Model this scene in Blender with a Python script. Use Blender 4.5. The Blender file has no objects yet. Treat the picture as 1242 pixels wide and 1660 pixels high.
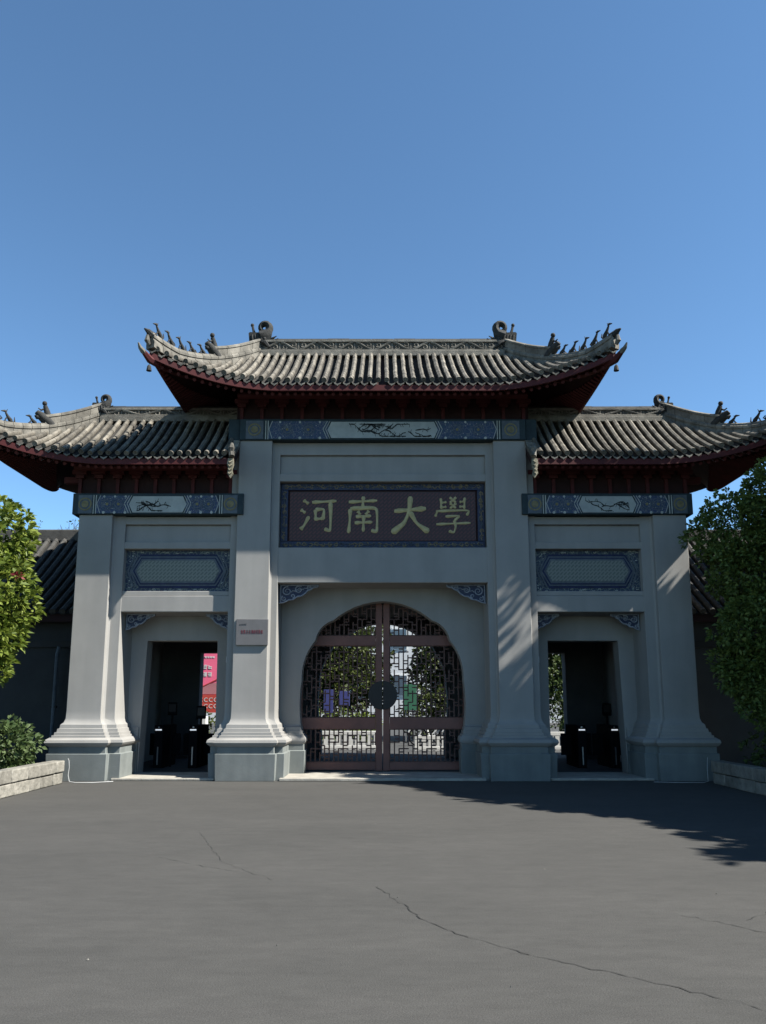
import bpy, math, random
import numpy as np
from mathutils import Vector, Matrix, geometry
random.seed(7)
R = math.radians
scene = bpy.context.scene
COL = scene.collection

# ------------------------------------------------------------------ camera
cam_d = bpy.data.cameras.new('camera')
cam = bpy.data.objects.new('camera', cam_d); COL.objects.link(cam)
cam.location = (0.007, 0, 1.5); cam.rotation_euler = (R(90 + 9.5), 0, 0)
cam_d.sensor_fit = 'AUTO'; cam_d.sensor_width = 36
cam_d.lens = 1247 / 1660 * 36
cam_d.shift_y = (1140 - 1247 * math.tan(R(9.5)) - 830) / 1660
cam_d.clip_start = 0.1; cam_d.clip_end = 3000
scene.camera = cam
# ------------------------------------------------------------------ light
SUN = Vector((3.2, -1.0, 3.5)).normalized()
EL = math.asin(SUN.z); AZ = math.atan2(SUN.x, SUN.y)
w = bpy.data.worlds.new('World'); scene.world = w; w.use_nodes = True
nt = w.node_tree; nt.nodes.clear()
sky = nt.nodes.new('ShaderNodeTexSky'); sky.sky_type = 'NISHITA'; sky.sun_disc = False
sky.sun_elevation = EL; sky.sun_rotation = AZ
sky.altitude = 0; sky.air_density = 0.7; sky.dust_density = 0.0; sky.ozone_density = 3.2
bg = nt.nodes.new('ShaderNodeBackground'); bg.inputs[1].default_value = 0.083
wo = nt.nodes.new('ShaderNodeOutputWorld')
tint = nt.nodes.new('ShaderNodeMix'); tint.data_type = 'RGBA'; tint.blend_type = 'MULTIPLY'; tint.inputs[0].default_value = 1
tint.inputs[7].default_value = (0.87, 1.05, 1.03, 1)          # clean, slightly cyan air
nt.links.new(sky.outputs[0], tint.inputs[6]); nt.links.new(tint.outputs[2], bg.inputs[0]); nt.links.new(bg.outputs[0], wo.inputs[0])
sd = bpy.data.lights.new('sun', 'SUN'); sd.energy = 5.0; sd.angle = R(0.5); sd.color = (1, 0.965, 0.90)
so = bpy.data.objects.new('sun', sd); COL.objects.link(so)
so.rotation_euler = SUN.to_track_quat('Z', 'Y').to_euler(); so.location = (20, -5, 25)
vs = scene.view_settings
vs.view_transform = 'Standard'; vs.look = 'None'; vs.gamma = 1; vs.use_curve_mapping = False; vs.exposure = 1.45
scene.cycles.max_bounces = 6

# ------------------------------------------------------------------ materials
KC = 0.615     # surfaces are a little darker than their first estimates
BRIGHT = {'white_paint', 'pale_building', 'display_light', 'poster_pink', 'poster_red', 'window_glass'}
def mat(name, col, col2=None, scale=3.0, rough=0.8, bump=0.0, bscale=40.0, stretch=(1, 1, 1), rnd=0.0, metal=0.0, spec=0.3, dirt=0.0, lo=0.35, hi=0.65, obj=False, grain=0.0):
    m = bpy.data.materials.new(name); m.use_nodes = True
    n = m.node_tree.nodes; l = m.node_tree.links
    b = n['Principled BSDF']; b.inputs['Roughness'].default_value = rough
    b.inputs['Metallic'].default_value = metal; b.inputs['Specular IOR Level'].default_value = spec
    tc = n.new('ShaderNodeTexCoord'); mp = n.new('ShaderNodeMapping'); mp.inputs['Scale'].default_value = stretch
    if obj: l.new(tc.outputs['Object'], mp.inputs[0])
    else:
        g = n.new('ShaderNodeNewGeometry'); l.new(g.outputs['Position'], mp.inputs[0])
    nz = n.new('ShaderNodeTexNoise'); nz.inputs['Scale'].default_value = scale; nz.inputs['Detail'].default_value = 6; nz.inputs['Roughness'].default_value = 0.62
    l.new(mp.outputs[0], nz.inputs['Vector'])
    cr = n.new('ShaderNodeValToRGB'); cr.color_ramp.elements[0].position = lo; cr.color_ramp.elements[1].position = hi
    c2 = col2 or tuple(c * 0.85 for c in col)
    if name not in BRIGHT: col, c2 = tuple(c * KC for c in col), tuple(c * KC for c in c2)
    cr.color_ramp.elements[0].color = (*c2, 1); cr.color_ramp.elements[1].color = (*col, 1)
    l.new(nz.outputs['Fac'], cr.inputs[0]); out = cr.outputs[0]
    if dirt > 0:
        d = n.new('ShaderNodeTexNoise'); d.inputs['Scale'].default_value = 0.9; d.inputs['Detail'].default_value = 8
        mp2 = n.new('ShaderNodeMapping'); mp2.inputs['Scale'].default_value = (3.5, 3.5, 0.35)
        g2 = n.new('ShaderNodeNewGeometry'); l.new(g2.outputs['Position'], mp2.inputs[0]); l.new(mp2.outputs[0], d.inputs['Vector'])
        r2 = n.new('ShaderNodeMapRange'); r2.inputs[1].default_value = 0.35; r2.inputs[2].default_value = 0.7
        r2.inputs[3].default_value = 1.0; r2.inputs[4].default_value = 1 - dirt
        l.new(d.outputs['Fac'], r2.inputs[0])
        mx = n.new('ShaderNodeMix'); mx.data_type = 'RGBA'; mx.blend_type = 'MULTIPLY'; mx.inputs[0].default_value = 1
        l.new(out, mx.inputs[6]); l.new(r2.outputs[0], mx.inputs[7]); out = mx.outputs[2]
    if rnd > 0:
        oi = n.new('ShaderNodeObjectInfo'); r3 = n.new('ShaderNodeMapRange')
        r3.inputs[3].default_value = 1 - rnd; r3.inputs[4].default_value = 1 + rnd
        l.new(oi.outputs['Random'], r3.inputs[0])
        mx = n.new('ShaderNodeMix'); mx.data_type = 'RGBA'; mx.blend_type = 'MULTIPLY'; mx.inputs[0].default_value = 1
        l.new(out, mx.inputs[6]); l.new(r3.outputs[0], mx.inputs[7]); out = mx.outputs[2]
    if grain > 0:
        gn = n.new('ShaderNodeTexNoise'); gn.inputs['Scale'].default_value = 95; gn.inputs['Detail'].default_value = 3; gn.inputs['Roughness'].default_value = .8
        g4 = n.new('ShaderNodeNewGeometry'); l.new(g4.outputs['Position'], gn.inputs['Vector'])
        r4 = n.new('ShaderNodeMapRange'); r4.inputs[1].default_value = .3; r4.inputs[2].default_value = .7; r4.inputs[3].default_value = 1 - grain; r4.inputs[4].default_value = 1 + grain
        l.new(gn.outputs['Fac'], r4.inputs[0])
        mx = n.new('ShaderNodeMix'); mx.data_type = 'RGBA'; mx.blend_type = 'MULTIPLY'; mx.inputs[0].default_value = 1
        l.new(out, mx.inputs[6]); l.new(r4.outputs[0], mx.inputs[7]); out = mx.outputs[2]
    if grain > 0:
        gn = n.new('ShaderNodeTexNoise'); gn.inputs['Scale'].default_value = 5.5; gn.inputs['Detail'].default_value = 9; gn.inputs['Roughness'].default_value = .78
        mp5 = n.new('ShaderNodeMapping'); mp5.inputs['Scale'].default_value = (.55, 1.5, 1); l.new(g4.outputs['Position'], mp5.inputs[0]); l.new(mp5.outputs[0], gn.inputs['Vector'])
        r5 = n.new('ShaderNodeMapRange'); r5.inputs[1].default_value = .3; r5.inputs[2].default_value = .7; r5.inputs[3].default_value = .84; r5.inputs[4].default_value = 1.16
        l.new(gn.outputs['Fac'], r5.inputs[0])
        mx = n.new('ShaderNodeMix'); mx.data_type = 'RGBA'; mx.blend_type = 'MULTIPLY'; mx.inputs[0].default_value = 1
        l.new(out, mx.inputs[6]); l.new(r5.outputs[0], mx.inputs[7]); out = mx.outputs[2]
    l.new(out, b.inputs['Base Color'])
    if bump > 0:
        bn = n.new('ShaderNodeTexNoise'); bn.inputs['Scale'].default_value = bscale; bn.inputs['Detail'].default_value = 4
        l.new(mp.outputs[0], bn.inputs['Vector'])
        bp = n.new('ShaderNodeBump'); bp.inputs['Strength'].default_value = bump; bp.inputs['Distance'].default_value = 0.02
        l.new(bn.outputs['Fac'], bp.inputs['Height']); l.new(bp.outputs[0], b.inputs['Normal'])
    return m

def mat_emit(name, col, s):
    m = mat(name, col); b = m.node_tree.nodes['Principled BSDF']
    b.inputs['Emission Color'].default_value = (*col, 1); b.inputs['Emission Strength'].default_value = s
    return m

def mat_leaf(name, cols, trans=0.25):
    m = bpy.data.materials.new(name); m.use_nodes = True
    n = m.node_tree.nodes; l = m.node_tree.links; b = n['Principled BSDF']
    b.inputs['Roughness'].default_value = 0.55; b.inputs['Specular IOR Level'].default_value = 0.3
    cols = [tuple(q * 0.78 for q in c) for c in cols]
    g = n.new('ShaderNodeNewGeometry'); cr = n.new('ShaderNodeValToRGB'); e = cr.color_ramp.elements
    e[0].position = 0; e[0].color = (*cols[0], 1); e[1].position = 1; e[1].color = (*cols[-1], 1)
    for i, c in enumerate(cols[1:-1]): e.new((i + 1) / (len(cols) - 1)).color = (*c, 1)
    l.new(g.outputs['Random Per Island'], cr.inputs[0]); l.new(cr.outputs[0], b.inputs['Base Color'])
    t = n.new('ShaderNodeBsdfTranslucent'); l.new(cr.outputs[0], t.inputs[0])
    mx = n.new('ShaderNodeMixShader'); mx.inputs[0].default_value = trans
    l.new(b.outputs[0], mx.inputs[1]); l.new(t.outputs[0], mx.inputs[2]); l.new(mx.outputs[0], n['Material Output'].inputs[0])
    return m

def mat_pattern(name, c1, c2, scale, kind='voronoi', c3=None, rot=0.0, lo=0.1, hi=0.35):
    m = bpy.data.materials.new(name); m.use_nodes = True
    n = m.node_tree.nodes; l = m.node_tree.links; b = n['Principled BSDF']; b.inputs['Roughness'].default_value = 0.6
    g = n.new('ShaderNodeNewGeometry'); mp = n.new('ShaderNodeMapping'); l.new(g.outputs['Position'], mp.inputs[0])
    mp.inputs['Rotation'].default_value = (0, rot, 0)
    cr = n.new('ShaderNodeValToRGB'); e = cr.color_ramp.elements
    e[0].position = lo; e[0].color = (*c1, 1); e[1].position = hi; e[1].color = (*c2, 1)
    if c3: e.new(min(0.99, hi + 0.18)).color = (*c3, 1)
    if kind == 'voronoi':
        nz = n.new('ShaderNodeTexNoise'); nz.inputs['Scale'].default_value = scale * 0.6; l.new(mp.outputs[0], nz.inputs['Vector'])
        ad = n.new('ShaderNodeMix'); ad.data_type = 'RGBA'; ad.inputs[0].default_value = 0.12
        l.new(mp.outputs[0], ad.inputs[6]); l.new(nz.outputs['Color'], ad.inputs[7])
        v = n.new('ShaderNodeTexVoronoi'); v.feature = 'DISTANCE_TO_EDGE'; v.inputs['Scale'].default_value = scale
        l.new(ad.outputs[2], v.inputs['Vector']); l.new(v.outputs['Distance'], cr.inputs[0])
    elif kind == 'wave':
        v = n.new('ShaderNodeTexWave'); v.wave_type = 'RINGS'; v.inputs['Scale'].default_value = scale
        v.inputs['Distortion'].default_value = 14; v.inputs['Detail'].default_value = 3; v.inputs['Detail Scale'].default_value = 3
        l.new(mp.outputs[0], v.inputs['Vector']); l.new(v.outputs['Fac'], cr.inputs[0])
    else:                                            # fret: interlocking bricks turned 45 degrees
        sx = n.new('ShaderNodeSeparateXYZ'); cx = n.new('ShaderNodeCombineXYZ'); l.new(mp.outputs[0], sx.inputs[0])
        l.new(sx.outputs[0], cx.inputs[0]); l.new(sx.outputs[2], cx.inputs[1])
        v = n.new('ShaderNodeTexBrick'); v.inputs['Scale'].default_value = scale; v.inputs['Mortar Size'].default_value = 0.07
        v.inputs['Color1'].default_value = (*c1, 1); v.inputs['Color2'].default_value = (*c1, 1); v.inputs['Mortar'].default_value = (*c2, 1)
        l.new(cx.outputs[0], v.inputs['Vector']); l.new(v.outputs['Color'], b.inputs['Base Color'])
        return m
    l.new(cr.outputs[0], b.inputs['Base Color']); return m

M = {}
M['paint'] = mat('grey_paint', (0.40, 0.388, 0.362), (0.365, 0.354, 0.332), 1.6, 0.85, 0.08, 60, dirt=0.11)
M['plinth'] = mat('plinth_paint', (0.26, 0.282, 0.27), (0.21, 0.232, 0.224), 2.2, 0.75, 0.1, 50, dirt=0.2)
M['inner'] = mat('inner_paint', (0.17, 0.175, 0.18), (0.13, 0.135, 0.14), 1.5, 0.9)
M['tile'] = mat('tile_grey', (0.32, 0.287, 0.23), (0.13, 0.117, 0.096), 5, 0.9, 0.4, 45, rnd=0.26, dirt=0.34)
M['pan'] = mat('pan_tile_shaded', (0.05, 0.046, 0.04), (0.022, 0.021, 0.019), 5, 0.95, 0.5, 30, rnd=0.2)  # much darker than the row tiles: trough shade put into the colour
M['drip'] = mat('drip_tile_grey', (0.26, 0.245, 0.21), (0.10, 0.095, 0.08), 8, 0.9, 0.2, 40, rnd=0.3)
M['ridge'] = mat('ridge_grey', (0.30, 0.277, 0.232), (0.13, 0.121, 0.10), 5, 0.9, 0.4, 40, rnd=0.2, lo=0.3, dirt=0.3)
M['beast'] = mat('beast_grey', (0.055, 0.055, 0.052), (0.025, 0.025, 0.023), 14, 0.85, 0.4, 50)
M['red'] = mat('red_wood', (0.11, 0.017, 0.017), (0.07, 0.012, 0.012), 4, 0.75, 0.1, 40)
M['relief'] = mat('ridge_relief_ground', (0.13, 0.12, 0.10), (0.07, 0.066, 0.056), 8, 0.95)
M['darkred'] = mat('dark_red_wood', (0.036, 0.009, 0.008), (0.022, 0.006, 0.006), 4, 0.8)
M['green'] = mat('green_wood', (0.030, 0.055, 0.065), (0.018, 0.034, 0.042), 5, 0.7)
M['blue'] = mat_pattern('painted_blue', (0.065, 0.085, 0.10), (0.011, 0.019, 0.078), 13, 'voronoi', (0.015, 0.04, 0.075), lo=0.02, hi=0.09)
M['deepblue'] = mat('deep_blue', (0.016, 0.026, 0.10), (0.010, 0.016, 0.06), 8, 0.6)
M['tabletblue'] = mat_pattern('tablet_blue', (0.11, 0.13, 0.12), (0.012, 0.028, 0.05), 13, 'voronoi', (0.012, 0.02, 0.05), lo=0.02, hi=0.08)
M['pale'] = mat('pale_paint', (0.50, 0.53, 0.50), (0.40, 0.43, 0.41), 6, 0.7)
M['paleline'] = mat('pale_line_paint', (0.55, 0.57, 0.52), (0.40, 0.42, 0.38), 10, 0.7)
M['ink'] = mat('ink', (0.03, 0.035, 0.035), None, 5, 0.8)
M['gold'] = mat('dull_gold', (0.27, 0.23, 0.11), (0.17, 0.14, 0.06), 12, 0.5)
M['goldletter'] = mat('letter_gold', (0.62, 0.52, 0.26), (0.5, 0.4, 0.18), 12, 0.45)
M['bluegrey'] = mat('blue_grey_paint', (0.14, 0.17, 0.195), (0.09, 0.11, 0.135), 10, 0.7)
M['fretgrey'] = mat_pattern('fret_grey', (0.075, 0.088, 0.08), (0.135, 0.15, 0.128), 4.5, 'fret', rot=R(45))
M['fretred'] = mat_pattern('fret_red', (0.075, 0.018, 0.018), (0.028, 0.010, 0.010), 4.2, 'fret', rot=R(45))
M['carve'] = mat('carved_colour', (0.26, 0.21, 0.13), (0.08, 0.10, 0.13), 7, 0.6, lo=0.45, hi=0.55)
M['bracketblue'] = mat('bracket_blue', (0.025, 0.035, 0.085), (0.05, 0.065, 0.11), 14, 0.6)
M['bracketline'] = mat('bracket_line', (0.40, 0.43, 0.48), (0.18, 0.22, 0.28), 16, 0.6)
M['gate'] = mat('gate_metal', (0.25, 0.10, 0.074), (0.18, 0.074, 0.056), 3, 0.55, spec=0.4)
M['lattice'] = mat('lattice_metal', (0.14, 0.068, 0.052), (0.09, 0.045, 0.036), 5, 0.6)
M['black'] = mat('black_plastic', (0.012, 0.012, 0.014), None, 5, 0.9, spec=0.05)
M['darkmetal'] = mat('dark_plate', (0.022, 0.019, 0.018), None, 5, 0.5)
M['steel'] = mat('brushed_steel', (0.5, 0.5, 0.5), None, 8, 0.35, metal=0.6)
M['lamp'] = mat_emit('display_light', (0.9, 0.95, 1.0), 0.22)
M['stone'] = mat('stone_slab', (0.52, 0.49, 0.42), (0.38, 0.35, 0.30), 4, 0.9, 0.3, 35)
M['block'] = mat('planter_stone', (0.34, 0.32, 0.275), (0.20, 0.19, 0.16), 7, 0.95, 0.8, 18, rnd=0.22)
M['soil'] = mat('soil', (0.06, 0.05, 0.035), None, 6, 1.0, 0.5, 20)
M['asphalt'] = mat('asphalt', (0.085, 0.082, 0.075), (0.072, 0.070, 0.064), 0.7, 0.92, 0.35, 160, stretch=(0.6, 1.3, 1), grain=0.3)
M['crack'] = mat('crack_dark', (0.042, 0.042, 0.039), None, 5, 1.0)
M['seam'] = mat('seam_dark', (0.066, 0.065, 0.061), (0.08, 0.079, 0.074), 3, 0.95)
M['paving'] = mat('paving', (0.085, 0.085, 0.083), (0.06, 0.06, 0.058), 2, 0.9)
M['plaque'] = mat('plaque_stone', (0.185, 0.178, 0.18), (0.165, 0.16, 0.16), 9, 0.5)
M['redletter'] = mat('red_letter', (0.20, 0.04, 0.055), None, 5, 0.6)
M['plaqueink'] = mat('plaque_ink', (0.11, 0.11, 0.11), None, 5, 0.6)
M['white'] = mat('white_paint', (0.55, 0.55, 0.53), (0.48, 0.48, 0.46), 3, 0.6)
M['cable'] = mat('white_cable_plastic', (0.7, 0.7, 0.68), None, 3, 0.5)
M['pink'] = mat('poster_pink', (0.72, 0.13, 0.22), (0.66, 0.12, 0.20), 0.6, 0.6)
M['palepink'] = mat('poster_pale_pink', (0.62, 0.26, 0.28), None, 2, 0.6)
M['brick'] = mat('poster_red', (0.42, 0.055, 0.04), None, 2, 0.6)
M['bluesign'] = mat('sign_blue', (0.07, 0.08, 0.26), None, 2, 0.5)
M['greensign'] = mat('sign_green', (0.06, 0.20, 0.12), None, 2, 0.5)
M['pale_wall'] = mat('pale_building', (0.46, 0.46, 0.45), (0.42, 0.42, 0.41), 1, 0.8)
M['window'] = mat('window_glass', (0.06, 0.08, 0.10), None, 1, 0.1, spec=0.6)
M['wingwall_shaded'] = mat('wing_wall_shaded', (0.06, 0.064, 0.066), (0.045, 0.048, 0.05), 2, 0.9)  # grey brick coloured dark, its deep shade put into the paint
M['bark'] = mat('bark', (0.10, 0.08, 0.06), (0.05, 0.04, 0.03), 8, 0.95, 0.6, 20)
M['leaf_l'] = mat_leaf('leaf_bright', [(0.06, 0.10, 0.012), (0.13, 0.18, 0.022), (0.22, 0.27, 0.045), (0.15, 0.20, 0.03)], 0.3)
M['leaf_s'] = mat_leaf('leaf_shrub', [(0.04, 0.075, 0.02), (0.08, 0.12, 0.04), (0.11, 0.15, 0.06)], 0.25)
M['leaf_d'] = mat_leaf('leaf_dark', [(0.03, 0.055, 0.012), (0.055, 0.09, 0.018), (0.085, 0.12, 0.028)], 0.2)
M['leaf_b'] = mat_leaf('leaf_back', [(0.035, 0.055, 0.015), (0.07, 0.09, 0.02), (0.10, 0.12, 0.035)], 0.3)
M['leaf_e'] = mat_leaf('leaf_evergreen', [(0.05, 0.085, 0.016), (0.11, 0.16, 0.034), (0.19, 0.235, 0.055)], 0.25)
M['wingtile_shaded'] = mat('wing_tile_shaded', (0.10, 0.096, 0.088), (0.06, 0.058, 0.053), 6, 0.9, 0.4, 45, rnd=0.15)  # darkened copy of the roof tile, carrying the shade on the side halls
M['flower'] = mat_leaf('flower_red', [(0.13, 0.02, 0.02), (0.2, 0.025, 0.03)], 0.2)
M['verge'] = mat('verge_ochre', (0.40, 0.36, 0.26), (0.2, 0.18, 0.12), 14, 0.8)
M['hose'] = M['cable']

# ------------------------------------------------------------------ mesh builder
WL = {}
class MB:
    def __init__(s): s.v = []; s.f = []
    def box(s, x0, x1, y0, y1, z0, z1):
        b = len(s.v)
        s.v += [(x0, y0, z0), (x1, y0, z0), (x1, y1, z0), (x0, y1, z0), (x0, y0, z1), (x1, y0, z1), (x1, y1, z1), (x0, y1, z1)]
        s.f += [tuple(b + i for i in q) for q in ((3, 2, 1, 0), (4, 5, 6, 7), (0, 1, 5, 4), (1, 2, 6, 5), (2, 3, 7, 6), (3, 0, 4, 7))]
        return s
    def bar(s, p, q, wx, wz):                    # a straight box bar between two points
        p, q = Vector(p), Vector(q); d = (q - p).normalized()
        a = d.cross(Vector((0, 1, 0)));  a = a.normalized() if a.length > 1e-3 else Vector((1, 0, 0))
        c = d.cross(a).normalized(); b = len(s.v)
        for o in (p, q):
            for i, j in ((-1, -1), (1, -1), (1, 1), (-1, 1)): s.v.append(tuple(o + a * (i * wx / 2) + c * (j * wz / 2)))
        s.f += [tuple(b + i for i in k) for k in ((0, 1, 2, 3), (7, 6, 5, 4), (0, 4, 5, 1), (1, 5, 6, 2), (2, 6, 7, 3), (3, 7, 4, 0))]
        return s
    def prism(s, poly, d0, d1, ax='y'):          # poly in (x,z) extruded along y (or (y,z) along x, (x,y) along z)
        b = len(s.v); n = len(poly)
        P = {'y': lambda a, c, d: (a, d, c), 'x': lambda a, c, d: (d, a, c), 'z': lambda a, c, d: (a, c, d)}[ax]
        for d in (d0, d1): s.v += [P(a, c, d) for a, c in poly]
        for t in geometry.tessellate_polygon([[Vector((a, c, 0)) for a, c in poly]]):
            s.f.append((b + t[0], b + t[1], b + t[2])); s.f.append((b + n + t[2], b + n + t[1], b + n + t[0]))
        for i in range(n):
            j = (i + 1) % n; s.f.append((b + i, b + j, b + n + j, b + n + i))
        return s
    def loft(s, secs, closed=True, caps=True):
        b = len(s.v); n = len(secs[0])
        for q in secs: s.v += [tuple(p) for p in q]
        for k in range(len(secs) - 1):
            for i in range(n if closed else n - 1):
                j = (i + 1) % n
                s.f.append((b + k * n + i, b + k * n + j, b + (k + 1) * n + j, b + (k + 1) * n + i))
        if caps and closed:
            for k, rev in ((0, True), (len(secs) - 1, False)):
                q = [Vector(p) for p in secs[k]]
                try: tr = geometry.tessellate_polygon([q])
                except Exception: tr = []
                for t in tr: s.f.append(tuple(b + k * n + i for i in (t[::-1] if rev else t)))
        return s
    def tube(s, path, r, n=6, flat=1.0, up=(0, 1, 0)):
        path = [Vector(p) for p in path]; rs = r if hasattr(r, '__len__') else [r] * len(path)
        secs = []
        for i, p in enumerate(path):
            d = (path[min(i + 1, len(path) - 1)] - path[max(i - 1, 0)]).normalized()
            u = Vector(up); u = (u - d * u.dot(d))
            u = u.normalized() if u.length > 1e-4 else d.orthogonal().normalized()
            a = d.cross(u)
            secs.append([p + (a * math.cos(2 * math.pi * k / n) + u * (flat * math.sin(2 * math.pi * k / n))) * rs[i] for k in range(n)])
        b = len(s.v)
        for q in secs: s.v += [tuple(p) for p in q]
        for k in range(len(secs) - 1):
            for i in range(n):
                j = (i + 1) % n; s.f.append((b + k * n + i, b + k * n + j, b + (k + 1) * n + j, b + (k + 1) * n + i))
        s.f.append(tuple(b + i for i in range(n))[::-1]); s.f.append(tuple(b + (len(secs) - 1) * n + i for i in range(n)))
        return s
    def ball(s, c, r, sy=1.0, sz=1.0, n=8):
        m = n // 2
        secs = [[(c[0] + r * math.sin(math.pi * k / m) * math.cos(2 * math.pi * i / n), c[1] + sy * r * math.sin(math.pi * k / m) * math.sin(2 * math.pi * i / n), c[2] - sz * r * math.cos(math.pi * k / m)) for i in range(n)] for k in range(m + 1)]
        secs[0] = [(c[0] + 1e-4 * math.cos(i), c[1] + 1e-4 * math.sin(i), c[2] - sz * r) for i in range(n)]
        secs[-1] = [(c[0] + 1e-4 * math.cos(i), c[1] + 1e-4 * math.sin(i), c[2] + sz * r) for i in range(n)]
        return s.loft(secs, caps=False)
    def disc(s, cx, cz, y0, y1, r, n=20):
        return s.prism([(cx + r * math.cos(2 * math.pi * i / n), cz + r * math.sin(2 * math.pi * i / n)) for i in range(n)], y0, y1)
    def ring(s, cx, cz, y0, y1, r0, r1, n=24):
        secs = []
        for i in range(n + 1):
            a = 2 * math.pi * i / n
            secs.append([(cx + rr * math.cos(a), yy, cz + rr * math.sin(a)) for rr, yy in ((r0, y0), (r1, y0), (r1, y1), (r0, y1))])
        return s.loft(secs, caps=False)
    def quad(s, a, b_, c, d):
        b = len(s.v); s.v += [tuple(a), tuple(b_), tuple(c), tuple(d)]; s.f.append((b, b + 1, b + 2, b + 3)); return s
    def build(s, name, m, parent=None, loc=None, smooth=35, bevel=0, recalc=True):
        V = np.array(s.v, dtype=float)
        if loc is None:
            lo, hi = V.min(0), V.max(0); loc = ((lo[0] + hi[0]) / 2, (lo[1] + hi[1]) / 2, lo[2])
        V = V - np.array(loc)
        me = bpy.data.meshes.new(name); me.from_pydata(V.tolist(), [], s.f)
        if recalc:
            import bmesh
            bm = bmesh.new(); bm.from_mesh(me); bmesh.ops.recalc_face_normals(bm, faces=bm.faces); bm.to_mesh(me); bm.free()
        if smooth:
            me.polygons.foreach_set('use_smooth', [True] * len(me.polygons)); me.set_sharp_from_angle(angle=R(smooth))
        me.materials.append(m); me.update()
        o = bpy.data.objects.new(name, me); COL.objects.link(o)
        place(o, loc, parent)
        if bevel:
            bv = o.modifiers.new('bevel', 'BEVEL'); bv.width = bevel; bv.segments = 2; bv.limit_method = 'ANGLE'; bv.angle_limit = R(40)
        return o

def place(o, loc, parent=None):
    WL[o] = Vector(loc)
    if parent is not None: o.parent = parent; o.location = Vector(loc) - WL[parent]
    else: o.location = loc
def tag(o, label=None, cat=None, group=None, kind=None):
    if label: o['label'] = label
    if cat: o['category'] = cat
    if group: o['group'] = group
    if kind: o['kind'] = kind
    return o
def empty(name, loc, label=None, cat=None, group=None, parent=None):
    o = bpy.data.objects.new(name, None); COL.objects.link(o); o.empty_display_size = 0.2
    place(o, loc, parent); return tag(o, label, cat, group)
def copy_obj(o, dx=0, dy=0, dz=0, parent=None):
    c = o.copy(); COL.objects.link(c); c.parent = parent if parent is not None else o.parent
    WL[c] = WL[o] + Vector((dx, dy, dz))
    c.location = WL[c] - (WL[c.parent] if c.parent else Vector((0, 0, 0)))
    return c
def copy_tree(o, dx=0, dy=0, dz=0, parent=None, top=True):
    c = o.copy(); COL.objects.link(c); WL[c] = WL[o] + Vector((dx, dy, dz))
    if top: c.location = WL[c]
    else: c.parent = parent
    for ch in [q for q in list(WL) if q.parent == o]: copy_tree(ch, dx, dy, dz, c, False)
    return c

# ------------------------------------------------------------------ ground
g = MB()
g.quad((-700, -60, 0), (700, -60, 0), (700, 1500, 0), (-700, 1500, 0))
tag(g.build('asphalt_ground', M['asphalt'], loc=(0, 0, 0)), kind='structure')
F_, TH_ = 1247, R(9.5)
def ribbon(path, wd, z):
    mb = MB(); L, Rr = [], []
    for i, p in enumerate(path):
        a = Vector(path[max(i - 1, 0)]); b = Vector(path[min(i + 1, len(path) - 1)])
        d = (b - a).normalized(); nn = Vector((-d.y, d.x)); ww = wd[i]
        L.append((p[0] + nn.x * ww, p[1] + nn.y * ww, z)); Rr.append((p[0] - nn.x * ww, p[1] - nn.y * ww, z))
    for i in range(len(path) - 1): mb.quad(L[i], Rr[i], Rr[i + 1], L[i + 1])
    return mb
def crack(pts, w0, seed, step=0.05):
    rr = random.Random(seed); out = []; wd = []
    for a, b in zip(pts[:-1], pts[1:]):
        n = max(2, int((Vector(b) - Vector(a)).length / step))
        for i in range(n):
            t = i / n; out.append((a[0] + (b[0] - a[0]) * t + rr.uniform(-.018, .018), a[1] + (b[1] - a[1]) * t + rr.uniform(-.02, .02)))
            wd.append(w0 * .8 * rr.uniform(0.1, 1.3))
    return ribbon(out, wd, 0.004)
for k, (pts, w0) in enumerate([
    ([(-2.15, 9.43), (-1.75, 8.3), (-1.55, 7.75), (-1.17, 7.25), (-0.9, 6.9)], 0.0028),
    ([(-2.2, 7.95), (-1.65, 7.5), (-1.25, 7.25)], 0.0035),
    ([(-0.05, 6.72), (0.08, 6.35), (0.2, 6.0), (0.27, 5.75), (0.5, 5.38), (0.77, 5.1), (0.95, 4.93)], 0.005),
    ([(0.85, 4.98), (1.12, 4.78), (1.45, 4.52), (1.62, 4.36), (1.8, 4.22), (1.98, 4.02)], 0.0045),
    ([(2.15, 5.85), (2.43, 5.55), (2.65, 5.25), (2.85, 5.05)], 0.0045),
    ([(2.55, 5.7), (2.85, 5.95), (3.05, 6.1)], 0.0025),
    ([(2.02, 4.0), (2.2, 3.9), (2.45, 3.86)], 0.0025),
]): tag(crack(pts, w0, k).build('pavement_crack', M['crack'], smooth=0, recalc=False), kind='structure')
lit = MB()
for i in range(16):
    x, y = random.uniform(-2.6, 3.4), random.uniform(3.9, 12); a = random.uniform(0, 6.28); r = random.uniform(.003, .005)
    lit.quad(*[(x + r * math.cos(a + q) * (1.6 if k % 2 else .7), y + r * math.sin(a + q) * (1.6 if k % 2 else .7), 0.006 + 0.008 * (k == 0)) for k, q in enumerate((0, 1.57, 3.14, 4.71))])
tag(lit.build('leaf_litter', M['block'], smooth=0, recalc=False), 'pale specks of litter lying on the asphalt', None, None, 'stuff')
g = MB(); g.quad((-30, 21.7, 0.02), (30, 21.7, 0.02), (30, 75, 0.02), (-30, 75, 0.02))
tag(g.build('courtyard_paving', M['paving'], loc=(0, 21.7, 0.02)), kind='structure')

# ------------------------------------------------------------------ gatehouse
GX = empty('gatehouse', (0, 15.4, 0), 'grey three-bay Chinese gatehouse with tiled upturned roofs and arched lattice gate', 'gate')
Yf, Yw, Yb = 15.65, 16.6, 21.6
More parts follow.
